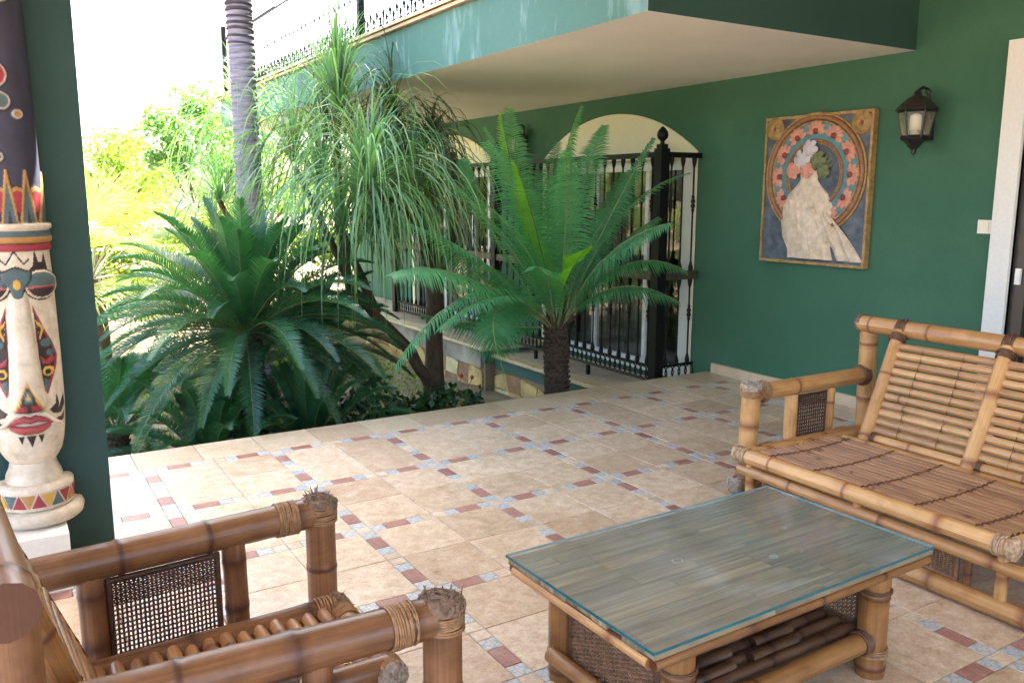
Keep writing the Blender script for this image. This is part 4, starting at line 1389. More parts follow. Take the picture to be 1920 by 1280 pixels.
def cloud(c, r, n, seed, sub=.34):
    rr = random.Random(seed); out = []
    for i in range(n):
        while True:
            d = Vector((rr.uniform(-1, 1), rr.uniform(-1, 1), rr.uniform(-1, 1)))
            if d.length < 1: break
        s = sub*rr.uniform(.6, 1.3)
        out.append((c[0]+d.x*r[0], c[1]+d.y*r[1], c[2]+d.z*r[2], r[0]*s, r[1]*s, r[2]*s))
    return out


# rose bush by the terrace edge, red buds
for lab, c, r, n, sd, buds in (('rose bush with two red buds in front of the golden stone wall', (2.46, 1.22, -.24), (.38, .28, .20), 520, 5, ((2.673, 1.2, .037), (2.777, 1.2, .011))),
                         ('dark leafy rose bush along the terrace edge between sago and ponytail palm', (1.80, 1.15, -.24), (.46, .35, .30), 900, 6, ())):
    O = Vector((c[0], c[1], -.6))
    rb = thing('rose_bush', lab, 'rose bush', O)
    for i in range(12):
        q = MB(); e = Vector((rnd.uniform(-1, 1)*r[0]*.9, rnd.uniform(-1, 1)*r[1]*.9, c[2]+.6+rnd.uniform(0, 1)*r[2]))
        q.tube([Vector((0, 0, -.02)), e*.5+Vector((0, 0, .08)), e], [.009, .006, .003], 5, False); q.build('stem', M['bark'], rb)
    leaves(cloud(c, r, 26, sd, .3), n, .075, 'rose_leaf', rb, 'foliage', O, sd, aspect=.62)
    for b in buds:
        q = MB(); bv = Vector(b)-O
        q.lathe(bv, [(.002, -.016), (.014, -.008), (.017, .004), (.012, .016), (.003, .024)], 10); q.build('rose_bud', M['red_bud'], rb, smooth=True)
        q = MB(); q.tube([bv*.5+Vector((0, 0, .02)), bv-Vector((0, 0, .015))], .003, 4, False); q.build('bud_stem', M['rachis'], rb)


# fan palms, lit from behind, left of the sago
def fan_palm(loc_, h, n, Lr, label, seed):
    rr = random.Random(seed); O = Vector(loc_)
    th = thing('fan_palm', label, 'fan palm', O)
    q = MB(); q.tube([(0, 0, 0), (0, 0, h*.5), (0, 0, h)], [.16, .14, .11], 12); q.build('trunk', M['bark'], th, smooth=True)
    for i in range(n):
        az = i*2.4+rr.uniform(-.2, .2); el = R(78-100*i/n+rr.uniform(-8, 8))
        hv = Vector((math.cos(az), math.sin(az), 0)); d = hv*math.cos(el)+UP*math.sin(el)
        base = Vector((0, 0, h)); pe = base+d*Lr*.75
        mb = MB(); mb.tube([base, base+d*Lr*.4+UP*.02, pe], [.014, .011, .008], 5, False, mi=1)
        s = d.cross(UP).normalized() if abs(d.z) < .98 else Vector((1, 0, 0)); nn = s.cross(d)
        fd = (d-UP*.35).normalized()
        g = rr.uniform(.2, 1)
        for k in range(34):
            a = R(-125+250*k/33+rr.uniform(-2, 2))
            dd = (fd*math.cos(a)+s*math.sin(a)).normalized()
            l = Lr*rr.uniform(.72, .85)*(1-.25*abs(a)/2.2)
            side = nn.cross(dd).normalized()*.013
            m1 = pe+dd*l*.55; tp = pe+dd*l-UP*l*rr.uniform(.08, .28)
            mb.add([pe, m1-side, m1+side+nn*.004, tp], [(0, 1, 2), (1, 3, 2)], 0, None, [(0, g, 0, 1)]*4)
        mb.build('fan_leaf', [M['fan'], M['rachis_cream']], th)
    return th


fan_palm((.25, 5.3, -.6), 1.25, 20, .95, 'yellow green fan palm glowing in the sun right beside the pillar', 3)
fan_palm((2.1, 7.6, -.6), 1.2, 16, .9, 'sunlit fan palm far behind the hanging strap leaves', 4)
# feather palm far left
FP = Vector((-.2, 8.4, -.6)); fp = thing('date_palm', 'feathery date palm in bright sun at the far left behind the fan palm', 'palm tree', FP)
q = MB(); q.tube([(0, 0, 0), (0, 0, 1.0), (0, 0, 1.9)], [.22, .19, .17], 12); q.build('trunk', M['bark'], fp, smooth=True)
for i in range(26):
    a = i*2.4; h = Vector((math.cos(a), math.sin(a), 0)); el = R(80-95*i/26)
    p0 = FP+Vector((0, 0, 1.9)); dv = h*math.cos(el)+UP*math.sin(el)
    frond_curve(fp, 'bush', p0, p0+dv*.85, p0+dv*1.25+h*.35-UP*.55, nl=40, w=.018, ll=.30, t0=.15, droop=.3, vee=.2, org=FP, sr=.012)
# broadleaf trees and bushes beyond
for k, (x, y, h, r, n, lab, mt, cat) in enumerate([
        (2.6, 10.2, 2.35, (1.05, .9, .85), 4200, 'airy green tree behind the grey ringed palm trunk', 'tree_leaf', 'tree'),
        (.9, 12.5, 1.9, (1.5, 1.0, .9), 4200, 'pale sunlit tree between the date palm and the airy green tree', 'bush', 'tree'),
        (-1.6, 13.0, 2.0, (1.5, 1.0, 1.0), 3600, 'bushy tree at the far left edge behind the pillar', 'bush', 'tree'),
        (4.4, 13.8, 2.2, (1.6, 1.2, 1.3), 4200, 'round tree beyond the far end of the house', 'tree_leaf', 'tree')]):
    O = Vector((x, y, -.6)); t = thing('broadleaf_tree', lab, cat, O)
    q = MB(); q.tube([(0, 0, 0), (.05, 0, h*.4), (0, .05, h*.9)], [.10, .08, .05], 10); q.build('trunk', M['bark'], t, smooth=True)
    for j in range(5):
        a = j*1.3; q = MB(); q.tube([(.03, .03, h*.55), (math.cos(a)*r[0]*.4, math.sin(a)*r[1]*.4, h*.9), (math.cos(a)*r[0]*.75, math.sin(a)*r[1]*.75, h+r[2]*.3+.4)], [.04, .03, .012], 7); q.build('limb', M['bark'], t, smooth=True)
    leaves(cloud((x, y, h), r, 30, 90+k, .30), n, .11, mt, t, 'crown', O, 20+k)
for k, (x, y, r, h, n, lab) in enumerate([
        (3.0, 6.3, .75, .40, 2600, 'yellow green bush seen under the strap leaves left of the stone wall'),
        (1.3, 6.6, .8, .55, 2400, 'sunny bush behind the largest sago palm'),
        (.0, 6.9, .7, .45, 2000, 'low bright bush behind the fan palm beside the pillar'),
        (2.2, 4.6, .5, .20, 1500, 'small light green bush below the smaller ponytail palm'),
        (-1.4, 5.5, .8, .7, 2000, 'bush hidden mostly behind the green pillar')]):
    O = Vector((x, y, -.6)); t = thing('garden_bush', lab, 'bush', O)
    for j in range(7):
        a = j*.9; q = MB(); q.tube([(0, 0, 0), (math.cos(a)*r*.3, math.sin(a)*r*.3, .3), (math.cos(a)*r*.6, math.sin(a)*r*.6, .5+h*.5)], [.018, .012, .005], 5, False); q.build('stem', M['bark'], t)
    leaves(cloud((x, y, h-.35), (r, r, .45), 24, 60+k, .32), n, .075, 'bush', t, 'foliage', O, 50+k)
hedge = leaves(cloud((1.0, 15.5, .7), (9.0, .8, 1.3), 160, 77, .10)+[(-8+i*.6, 15.5+rnd.uniform(-.4, .4), .3+rnd.uniform(-.3, .6), .55, .6, .8) for i in range(34)], 26000, .15, 'bush', None, 'far_hedge', kind='stuff')
# ground cover
gc = leaves([(x*.55-1.6, y*.55+1.6, -.56, .36, .36, .07) for x in range(10) for y in range(9) if rnd.random() < .75], 9000, .055, 'bush', None, 'ground_cover', kind='stuff')
for o_ in (hedge, gc): o_['label'] = 'dense leafy hedge closing the far end of the garden' if o_ is hedge else 'low leafy ground cover spread over the garden bed'

# ================================================================== ironwork
BR = Vector((2.50, 3.0, 2.996))
brail = thing('balcony_railing', 'black iron balcony railing with short spear points along the upper slab edge', 'railing', BR)
cache2 = {}


def inst(name, key, maker, mat, parent, l, rz=0, smooth=False):
    if key not in cache2: cache2[key] = maker().mesh(name, M[mat], smooth)
    return ob(name, cache2[key], parent, loc=l, rz=rz)


def spear(h, r=.007):
    q = MB(); q.tube([(0, 0, 0), (0, 0, h*.62)], r, 5, False)
    q.lathe((0, 0, h*.60), [(r, 0), (r*2.1, .008), (r*1.2, .016)], 6)
    q.lathe((0, 0, h*.66), [(r*.8, 0), (r*2.4, h*.10), (r*1.5, h*.2), (0.0005, h*.34)], 6)
    return q


y = -1.33; i = 0
while y < 8.25:
    hh = .21 if i % 2 else .155
    inst('spear_picket', ('sp', hh), lambda: spear(hh), 'iron', brail, (0, y-3.0, 0))
    if i % 2 == 0:
        def yb():
            q = MB()
            for s in (-1, 1): q.tube([(0, 0, .005), (0, s*.012, .04), (0, s*.040, .085)], .0055, 5, False)
            return q
        inst('picket_brace', 'yb', yb, 'iron', brail, (0, y-3.0, 0))
    y += .074; i += 1
for z, r in ((.030, .007), (.78, .012)):
    q = MB(); q.tube([(0, -4.35, z), (0, 0, z), (0, 5.27, z)], r, 6); q.build('rail', M['iron'], brail)
y = 3.1
while y < 8.2:
    inst('baluster', 'bb', lambda: (lambda q: (q.tube([(0, 0, 0), (0, 0, .78)], .0055, 5, False), q.lathe((0, 0, .38), [(.005, 0), (.014, .02), (.005, .04)], 6), q)[-1])(MB()), 'iron', brail, (0, y-3.0, 0)); y += .15
for yy in (-1.3, 2.84, 8.2):
    q = MB(); q.box((-.03, yy-3-.03, 0), (.03, yy-3+.03, .98)); q.build('post', M['iron'], brail)
i = 0
yy = 5.6
q = MB()
while yy < 8.2:
    q.lathe((0, yy-3, .80), [(.002, -.012), (.016, 0), (.002, .014)], 6); yy += .05
q.build('bead_row', M['iron'], brail)

# patio railing: tall two tier grille
RX = 4.32
PR = Vector((RX, .60, -.2))
prail = thing('patio_railing', 'tall black iron railing with ball finials and ring frieze before the arched doors', 'railing', PR)


def finial_post(y, z0, z1, w=.048, x=RX):
    q = MB(); q.box((x-w, y-w, z0), (x+w, y+w, z1)); q.box((x-w*.72, y-w*.72, z1), (x+w*.72, y+w*.72, z1+.035))
    q.v = [(a-PR.x, b-PR.y, c-PR.z) for a, b, c in q.v]
    o = q.build('post', M['iron'], prail)
    f = MB(); c = (x-PR.x, y-PR.y, z1+.035-PR.z)
    f.lathe(c, [(.016, 0), (.024, .008), (.016, .018), (.018, .026), (.043, .05), (.050, .075), (.044, .105), (.026, .13), (.010, .145), (0.001, .150)], 14)
    f.build('finial', M['iron'], o, smooth=True)


finial_post(.60, -.2, 1.96)
finial_post(3.42, -.12, 1.98, .045)
finial_post(6.3, -.12, 1.98, .045)


def bar(h0, h1, fancy):
    q = MB(); q.tube([(0, 0, h0), (0, 0, h1)], .0085, 6, False)
    q.lathe((0, 0, h0), [(.020, 0), (.022, .03), (.012, .07), (.009, .085)], 8); q.lathe((0, 0, h1), [(.009, -.08), (.017, -.05), (.021, -.02), (.021, 0)], 8)
    if fancy:
        m_ = h0+(h1-h0)*.60 if h0 < 0.9 else h0+(h1-h0)*.45
        q.lathe((0, 0, m_), [(.009, -.075), (.015, -.06), (.011, -.045), (.022, -.02), (.013, 0), (.022, .02), (.011, .045), (.015, .06), (.009, .075)], 8)
    return q


Z0, Z1, Z2 = .045, .895, 1.93       # frieze top, middle rail, top rail


def panel(xa, ya, xb, yb, zb=0.0, nb=10):
    a = Vector((xa, ya, 0))-Vector((PR.x, PR.y, 0)); b = Vector((xb, yb, 0))-Vector((PR.x, PR.y, 0)); d = b-a; L = d.length; dn = d.normalized()
    ang = math.atan2(d.y, d.x)
    for z, hh, w, nm, mt in ((Z0, .010, .012, 'rail', 'iron'), (Z0-.135, .008, .010, 'rail', 'iron_grey'), (Z1-.035, .036, .030, 'middle_rail', 'iron_grey'), (Z2-.02, .022, .026, 'top_rail', 'iron')):
        q = MB(); q.box((0, -w, z-hh), (L, w, z+hh))
        o = q.build(nm, M[mt], prail); o.location = (a.x, a.y, -PR.z); o.rotation_euler = (0, 0, ang)
    for i in range(nb):
        t = (i+.5)/nb; p = a+d*t
        for h0, h1 in ((Z0+.01, Z1-.071), (Z1+.001, Z2-.042)):
            f = i % 2 == 0 if h0 < .9 else i % 2 == 1
            inst('baluster', ('bar', h0, f), lambda: bar(h0, h1, f), 'iron', prail, (p.x, p.y, -PR.z), 0, True)
    nr = int(L/.074)
    for i in range(nr):
        p = a+d*((i+.5)/nr)
        def rg():
            q = MB(); q.ring((0, 0, 0), (0, 1, 0), .058, .0062, 16, 5, sx=.88, sy=1.0, e1=(1, 0, 0)); return q
        inst('frieze_ring', 'rg', rg, 'iron', prail, (p.x, p.y, Z0-.068-PR.z), ang, True)
    for t in (.35, .7):
        p = a+d*t; q = MB(); q.box((-.016, -.016, -.2 if ya < 3 and yb < 3.5 else -.12), (.016, .016, Z0-.145)); o = q.build('foot', M['iron'], prail); o.location = (p.x, p.y, -PR.z)


panel(RX, .648, RX, 3.375, nb=20)
panel(RX, 3.465, RX, 6.255, nb=20)
panel(RX+.048, .60, WX-.016, .60, nb=3)

# ================================================================== things on the wall
SW = Vector((WX, -1.985, 1.37))
sw = thing('light_switch', 'square cream light switch on the green wall beside the white door surround', 'light switch', SW)
q = MB(); q.bevbox((-.0, 0, 0), (.001, .001, .001), .0001)
q = MB(); q.box((-.012, -.043, -.043), (-.001, .043, .043)); q.build('switch_plate', M['plastic_white'], sw)
q = MB(); q.add([(-.019, -.030, -.030), (-.014, .030, -.030), (-.014, .030, .030), (-.019, -.030, .030), (-.0125, -.030, -.030), (-.0125, .030, -.030), (-.0125, .030, .030), (-.0125, -.030, .030)], [(0, 3, 2, 1), (0, 1, 5, 4), (2, 3, 7, 6), (0, 4, 7, 3), (1, 2, 6, 5)]); q.build('rocker', M['plastic_white'], sw)


def lantern(y, label, z0=0.0, k=1.0):
    O = Vector((WX, y, 2.03+z0))
    t = thing('wall_lantern', label, 'wall lantern', O, group='lanterns on the green wall')
    cx = -.155
    hexa = lambda r, h, a0=0: [(cx+r*math.cos(math.pi/3*i+a0), r*math.sin(math.pi/3*i+a0), h) for i in range(6)]
    def frus(levels, cap0=False, cap1=False, mi=0, mb=None):
        mb = mb or MB(); vs = []
        for r, h in levels: vs += hexa(r, h)
        n = len(levels)
        fs = [(j*6+i, j*6+(i+1) % 6, (j+1)*6+(i+1) % 6, (j+1)*6+i) for j in range(n-1) for i in range(6)]
        if cap0: fs.append(tuple(range(6))[::-1])
        if cap1: fs.append(tuple(range((n-1)*6, n*6)))
        mb.add(vs, fs, mi); return mb
    # lower cup and tip
    frus([(.004, -.200), (.014, -.190), (.018, -.165), (.040, -.140), (.060, -.115), (.086, -.098), (.092, -.085), (.080, -.083)], True, True).build('lower_cup', M['black_lantern'], t)
    frus([(.135, .088), (.128, .100), (.095, .135), (.055, .172), (.030, .182), (.022, .192), (.028, .200), (.015, .214), (.004, .222)], True, True).build('lantern_roof', M['bronze_lantern'], t)
    fr = MB()
    for i in range(6):
        a = math.pi/3*i
        fr.tube([(cx+.083*math.cos(a), .083*math.sin(a), -.084), (cx+.116*math.cos(a), .116*math.sin(a), .088)], .0062, 5, False)
        b = a+math.pi/3
        for r, h in ((.083, -.078), (.114, .080)):
            fr.tube([(cx+r*math.cos(a), r*math.sin(a), h), (cx+r*math.cos(b), r*math.sin(b), h)], .006, 5, False)
    fr.build('cage', M['black_lantern'], t)
    for i in range(6):
        a = math.pi/3*i; b = a+math.pi/3
        q = MB(); q.add([(cx+.080*math.cos(a), .080*math.sin(a), -.078), (cx+.080*math.cos(b), .080*math.sin(b), -.078), (cx+.111*math.cos(b), .111*math.sin(b), .078), (cx+.111*math.cos(a), .111*math.sin(a), .078)], [(0, 1, 2, 3)])
        q.build('pane', M['glass_lamp'], t)
    q = MB(); q.lathe((cx, 0, -.03), [(.002, -.01), (.034, -.008), (.036, .06), (.034, .085), (.018, .098), (.002, .10)], 14); q.build('bulb', M['bulb'], t, smooth=True)
    q = MB(); q.lathe((cx, 0, -.084), [(.030, 0), (.030, .045), (.024, .05)], 12); q.build('bulb_holder', M['pewter'], t)
    q = MB(); q.tube([(-.006, 0, .03), (-.03, 0, .10), (-.035, 0, .19), (-.06, 0, .232), (-.105, 0, .238), (cx, 0, .215)], [.016, .014, .012, .011, .011, .010], 8); q.lathe((-.045, 0, .215), [(.002, -.025), (.022, 0), (.002, .025)], 8)
    q.build('bracket', M['black_lantern'], t, smooth=True)
    q = MB(); q.box((-.012, -.035, -.10), (-.001, .035, .12)); q.build('wall_plate', M['black_lantern'], t)


lantern(-1.545, 'black hexagonal wall lantern to the right of the relief picture')
lantern(3.50, 'distant black wall lantern between the two arched doorways', .10)

# relief picture: a plain decorative panel of about the same size and colours
RP = Vector((WX-.002, -.665, 1.605))
pic = thing('relief_picture', 'carved relief picture with round bronze ring, pink flowers and cream vase on the green wall', 'relief picture', RP, 0)
M['p_gold'] = m_bark('antique_gold', (.20, .11, .035), (.48, .31, .12), (1, 1, 1), 26, .4, .5)
M['p_bronze'] = m_bark('bronze_ring_paint', (.17, .07, .035), (.36, .18, .09), (1, 1, 1), 24, .4, .5)
M['p_blue'] = m_bark('slate_blue_paint', (.030, .040, .060), (.13, .16, .19), (1, 1, 1), 9, .3, .6)
M['p_teal'] = m_bark('teal_paint', (.06, .16, .19), (.12, .27, .29), (1, 1, 1), 18, .3, .6)
M['p_pink'] = m_bark('pink_flower_paint', (.50, .20, .14), (.66, .33, .24), (1, 1, 1), 26, .3, .6)
M['p_red'] = m_bark('dark_red_paint', (.16, .035, .025), (.28, .07, .045), (1, 1, 1), 40, .4, .6)
M['p_cream'] = m_bark('cream_vase_paint', (.46, .35, .25), (.74, .63, .49), (1, 1, 1), 16, .3, .6)
M['p_lilac'] = m_bark('pale_lilac_paint', (.42, .38, .42), (.62, .56, .56), (1, 1, 1), 14, .3, .6)
M['p_green'] = m_bark('olive_leaf_paint', (.07, .09, .04), (.20, .22, .10), (1, 1, 1), 25, .3, .6)
PW, PH = .492, .565
ex, ey, ez = Vector((0, -1, 0)), Vector((0, 0, 1)), Vector((-1, 0, 0))      # right, up, out of the wall
Z_ = Vector((0, 0, 0))


def pp(name, poly, z0, th, mat, parent=pic):
    q = MB(); q.prism(poly, ez*z0, ex, ey, ez, th); return q.build(name, M[mat], parent)


pp('panel_board', [(-PW, -PH), (PW, -PH), (PW, PH), (-PW, PH)], 0, .040, 'p_gold')
pp('painted_field', [(-PW+.022, -PH+.022), (PW-.022, -PH+.022), (PW-.022, PH-.022), (-PW+.022, PH-.022)], .040, .003, 'p_blue')
for a, b in (((-PW, -PH), (PW, -PH+.02)), ((-PW, PH-.02), (PW, PH)), ((-PW, -PH+.0201), (-PW+.02, PH-.0201)), ((PW-.02, -PH+.0201), (PW, PH-.0201))):
    pp('frame_bar', [(a[0], a[1]), (b[0], a[1]), (b[0], b[1]), (a[0], b[1])], .040, .014, 'p_gold')


def circ(cx, cy, r, n=40, sy=1.0): return [(cx+r*math.cos(2*math.pi*k/n), cy+r*sy*math.sin(2*math.pi*k/n)) for k in range(n)]


CC = (0.0, .115)
pp('teal_disc', circ(*CC, .40), .0435, .003, 'p_teal')
pp('slate_disc', circ(CC[0], CC[1]-.01, .245), .047, .003, 'p_blue')
for r, w, mt, nm in ((.425, .020, 'p_bronze', 'outer_ring'), (.455, .010, 'p_gold', 'outer_ring'), (.395, .008, 'p_gold', 'outer_ring'), (.255, .012, 'p_bronze', 'inner_ring'), (.238, .005, 'p_gold', 'inner_ring')):
    q = MB(); q.ring(ex*CC[0]+ey*CC[1]+ez*.048, ez, r, w, 56, 6, e1=ex); q.build(nm, M[mt], pic, smooth=True)
for k in range(11):
    a = R(-62+k*30.5)
    cx_, cy_ = CC[0]+.325*math.cos(a), CC[1]+.325*math.sin(a)
    if cy_ < -.25 and abs(cx_) < .12: continue
    f = ob('flower', None, pic)
    for j in range(7):
        b = a+R(-95+j*190/6) if True else 0
        d = (math.cos(b), math.sin(b)); s = (-d[1], d[0])
        L_ = .086
        q = MB()
        o3 = ex*cx_+ey*cy_
        P3 = lambda u, v, h: o3+ex*(d[0]*u+s[0]*v)+ey*(d[1]*u+s[1]*v)+ez*h
        q.add([P3(.004, 0, .050), P3(L_*.5, -.025, .053), P3(L_*.9, -.012, .051), P3(L_, 0, .050), P3(L_*.9, .012, .051), P3(L_*.5, .025, .053), P3(L_*.5, 0, .064)], [(0, 1, 6), (1, 2, 6), (2, 3, 6), (3, 4, 6), (4, 5, 6), (5, 0, 6)])
        q.build('petal', M['p_pink'], f)
    q = MB(); q.lathe(ex*cx_+ey*cy_+ez*.052, [(.024, 0), (.020, .012), (.008, .018), (0.001, .019)], 12, ax=ez); q.build('flower_heart', M['p_red'], f, smooth=True)
for sx in (-1, 1):
    c3 = ex*(sx*.395)+ey*.478
    q = MB(); q.lathe(c3+ez*.044, [(.085, 0), (.082, .014), (.066, .012), (.060, .020), (.040, .016), (.034, .024), (.022, .022), (.018, .010), (.001, .008)], 26, ax=ez); o = q.build('corner_rosette', M['p_gold'], pic, smooth=True)
    q = MB(); q.lathe(c3+ez*.053, [(.014, 0), (.012, .005), (.001, .006)], 12, ax=ez); q.build('rosette_eye', M['p_red'], o)
# cream vase with folded cloth standing in front of the ring
def rel(name, prof, mat, cx0, z0, depth, seg=18):
    """half-round relief from (half width, height) profile"""
    q = MB(); vs = []
    for w_, h in prof:
        for k in range(seg+1):
            a = math.pi*k/seg
            vs.append(ex*(cx0+w_*math.cos(a))+ey*h+ez*(z0+depth*min(1, w_*6)*math.sin(a)))
    n = seg+1
    q.add(vs, [(j*n+k, j*n+k+1, (j+1)*n+k+1, (j+1)*n+k) for j in range(len(prof)-1) for k in range(seg)])
    return q.build(name, M[mat], pic, smooth=True)


rel('vase', [(.14, -.52), (.17, -.46), (.23, -.36), (.25, -.25), (.235, -.13), (.185, -.03), (.110, .04), (.080, .08), (.090, .13), (.110, .145)], 'p_cream', -.04, .045, .045)
q = MB(); vs = []
for j in range(17):
    v = j/16
    for k in range(41):
        u = k/40
        x = -.20+.66*u*(.60+.40*v)+.02*v; yv = -.06-.46*v-.12*u*(1-v)
        vs.append(ex*x+ey*yv+ez*(.062+.016*math.sin(u*34+v*2.5)+.012*math.sin(u*13-v*4)+.020*(1-v)))
q.add(vs, [(j*41+k, j*41+k+1, (j+1)*41+k+1, (j+1)*41+k) for j in range(16) for k in range(40)])
q.build('draped_cloth', M['p_cream'], pic, smooth=True)
for k, (bx, by, r_) in enumerate([(-.10, .23, .085), (.045, .22, .080), (-.18, .15, .07), (-.03, .31, .075), (.10, .14, .06), (-.05, .15, .07)]):
    f = ob('blossom', None, pic)
    for j in range(6):
        b = j*math.pi/3+k; d = (math.cos(b), math.sin(b)); s = (-d[1], d[0]); o3 = ex*bx+ey*by
        P3 = lambda u, v, h: o3+ex*(d[0]*u+s[0]*v)+ey*(d[1]*u+s[1]*v)+ez*h
        q = MB(); q.add([P3(0, 0, .078), P3(r_*.35, -.020, .080), P3(r_*.75, -.026, .076), P3(r_*.95, -.010, .068), P3(r_*.95, .010, .068), P3(r_*.75, .026, .076), P3(r_*.35, .020, .080)], [(0, 1, 2, 3, 4, 5, 6)]); q.build('petal', M[('p_lilac', 'p_green', 'p_pink')[k % 3]], f)
for j in range(12):
    b = R(20+j*13); d = (math.cos(b), math.sin(b)); s = (-d[1], d[0]); o3 = ex*0+ey*.12
    P3 = lambda u, v, h: o3+ex*(d[0]*u+s[0]*v)+ey*(d[1]*u+s[1]*v)+ez*h
    q = MB(); q.add([P3(.04, 0, .060), P3(.13, -.022, .070), P3(.20, 0, .058), P3(.13, .022, .070)], [(0, 1, 2, 3)]); q.build('leaf', M['p_green'], pic)

# ================================================================== carved mask column
TO = Vector((-.585, -1.30, 0))
tot = thing('mask_column', 'carved and painted wooden mask column with long nose, red lips and tall dark headdress', 'carved column', TO)


def cm(name, rough=.6):
    m, ns, ls, b = newmat(name)
    at = ns.new('ShaderNodeAttribute'); at.attribute_name = 'tint'
    co = tc(ns)
    n = noise(ns, ls, co, 16, 6, .7); r = ramp(ns, [(.3, (.72, .68, .62)), (.62, (1.05, 1.04, 1.02))]); ls.new(n, r.inputs[0])
    c = mixc(ns, ls, at.outputs['Color'], r.outputs[0], 1.0, 'MULTIPLY')
    n2 = noise(ns, ls, mapping(ns, ls, co, (1, 1, .4)), 40, 5, .75); r2_ = ramp(ns, [(.66, (0, 0, 0)), (.72, (1, 1, 1))]); ls.new(n2, r2_.inputs[0])
    c = mixc(ns, ls, c, (.25, .18, .12), math_(ns, ls, 'MULTIPLY', r2_.outputs[0], .45))
    ls.new(c, b.inputs['Base Color']); b.inputs['Roughness'].default_value = rough
    bump(ns, ls, n, b, .25, .004)
    return m


M['paintwood'] = cm('painted_carved_wood')
CRM = (.68, .60, .49); GLD = (.42, .22, .06); TEL = (.075, .125, .14); RED = (.33, .035, .05); DRK = (.035, .022, .025); PUR = (.040, .040, .075); YEL = (.62, .36, .06); PNK = (.46, .12, .11)
PX = 422.0


def fx(x, y):            # photograph reading -> metres on the face (centre line leans with the view)
    cxp = 30+(y-540)*.098 if y > 420 else 30-(420-y)*.085-12
    return ((x-cxp)/PX, 1.21-(y-540)/PX*1.0)


def poly_mask(X, Zz, poly):
    ins = np.zeros(X.shape, bool); n = len(poly); j = n-1
    for i in range(n):
        xi, zi = poly[i]; xj, zj = poly[j]
        c = ((zi > Zz) != (zj > Zz)) & (X < (xj-xi)*(Zz-zi)/((zj-zi) if zj != zi else 1e-9)+xi)
        ins ^= c; j = i
    return ins


NA, NZ = 150, 620
zs = np.linspace(.478, 2.9, NZ)
hwp = np.interp(zs, [.478, .50, .53, .57, .62, .72, .89, 1.2, 1.35, 1.45, 1.6, 2.25, 2.9], [.078, .095, .112, .122, .129, .136, .137, .133, .128, .128, .122, .112, .100])
dpp = np.interp(zs, [.478, .50, .55, .62, .9, 1.2, 1.45, 1.6, 2.9], [.10, .135, .165, .178, .175, .165, .160, .150, .14])
aa = np.linspace(-math.pi/2, math.pi/2, NA)
A_, Zg = np.meshgrid(aa, zs)
HW = hwp[:, None]*np.ones_like(A_); DP = dpp[:, None]*np.ones_like(A_)
Xg = HW*np.sin(A_)
cosf = np.cos(A_)**.75
Colr = np.zeros(A_.shape+(3,)); Colr[:] = CRM
Rel = np.zeros(A_.shape)


def paint(mask, col=None, rel_=None):
    if col is not None: Colr[mask] = col
    if rel_ is not None: Rel[mask] = rel_


def P2(*pts): return [fx(*p) for p in pts]


def both(pts, col, rel_=None, grow=None):
    for s in (1, -1):
        paint(poly_mask(Xg*s, Zg, pts), col, rel_)


def line(p, q, w): 
    p = np.array(p); q = np.array(q); d = q-p; n = np.array([-d[1], d[0]])/np.hypot(*d)*w/2
    return [tuple(p-n), tuple(q-n), tuple(q+n), tuple(p+n)]


# headdress
hd = Zg > 1.445
paint(hd, PUR)
zc = 1.448
for k in range(-3, 4):
    x0 = k*.062
    paint(poly_mask(Xg, Zg, circ(x0+.031, zc+.095, .030, 16, 1.6)) & hd, GLD, .003)
    paint(poly_mask(Xg, Zg, circ(x0+.031, zc+.085, .025, 16, 1.7)) & hd, RED, .005)
for k in range(-3, 4):
    x0 = k*.062
    paint(poly_mask(Xg, Zg, [(x0-.030, zc), (x0+.030, zc), (x0+.004, zc+.205), (x0-.004, zc+.205)]), GLD, .006)
    paint(poly_mask(Xg, Zg, [(x0-.022, zc), (x0+.022, zc), (x0, zc+.165)]), TEL, .004)
    paint(poly_mask(Xg, Zg, [(x0-.008, zc), (x0+.008, zc), (x0, zc+.06)]), DRK, .004)
for (x0, z0, r, c) in ((-.018, 2.00, .052, RED), (.004, 1.905, .034, TEL), (-.050, 1.78, .032, RED), (-.035, 2.14, .045, TEL), (.055, 1.86, .018, GLD), (-.02, 1.70, .020, TEL), (.03, 2.30, .04, RED), (-.06, 2.36, .05, TEL), (-.02, 2.55, .055, RED)):
    for s in (1,):
        paint(poly_mask(Xg, Zg, circ(x0, z0, r, 24)), tuple(v*.55+.06 for v in CRM), .010)
        paint(poly_mask(Xg, Zg, circ(x0, z0, r-.008, 24)), c, .006)
for z0 in np.arange(1.70, 2.8, .012):
    x0 = -.055+.025*math.sin(z0*14)
    paint(poly_mask(Xg, Zg, circ(x0, z0, .007, 8)), (.25, .20, .15), .006)
# bands
for z0, z1, c, rl in ((1.425, 1.449, CRM, .016), (1.400, 1.423, TEL, .010), (1.375, 1.398, GLD, .014), (1.345, 1.373, RED, .010)):
    paint((Zg >= z0) & (Zg < z1), c, rl)
paint((Zg >= 1.3985) & (Zg < 1.400), DRK); paint((Zg >= 1.3735) & (Zg < 1.375), DRK)
# brows
for a, b in (((-.10, 1.30), (-.065, 1.345)), ):
    pass
zz = [(-.050, 1.315), (-.030, 1.295), (0, 1.345), (.030, 1.295), (.050, 1.315)]
for p, q_ in zip(zz, zz[1:]): paint(poly_mask(Xg, Zg, line(p, q_, .006)), DRK, -.003)
both([(.035, 1.262), (.060, 1.290), (.068, 1.352), (.080, 1.300), (.092, 1.300), (.100, 1.340), (.108, 1.285), (.112, 1.240), (.10, 1.262), (.07, 1.275)], DRK, .002)
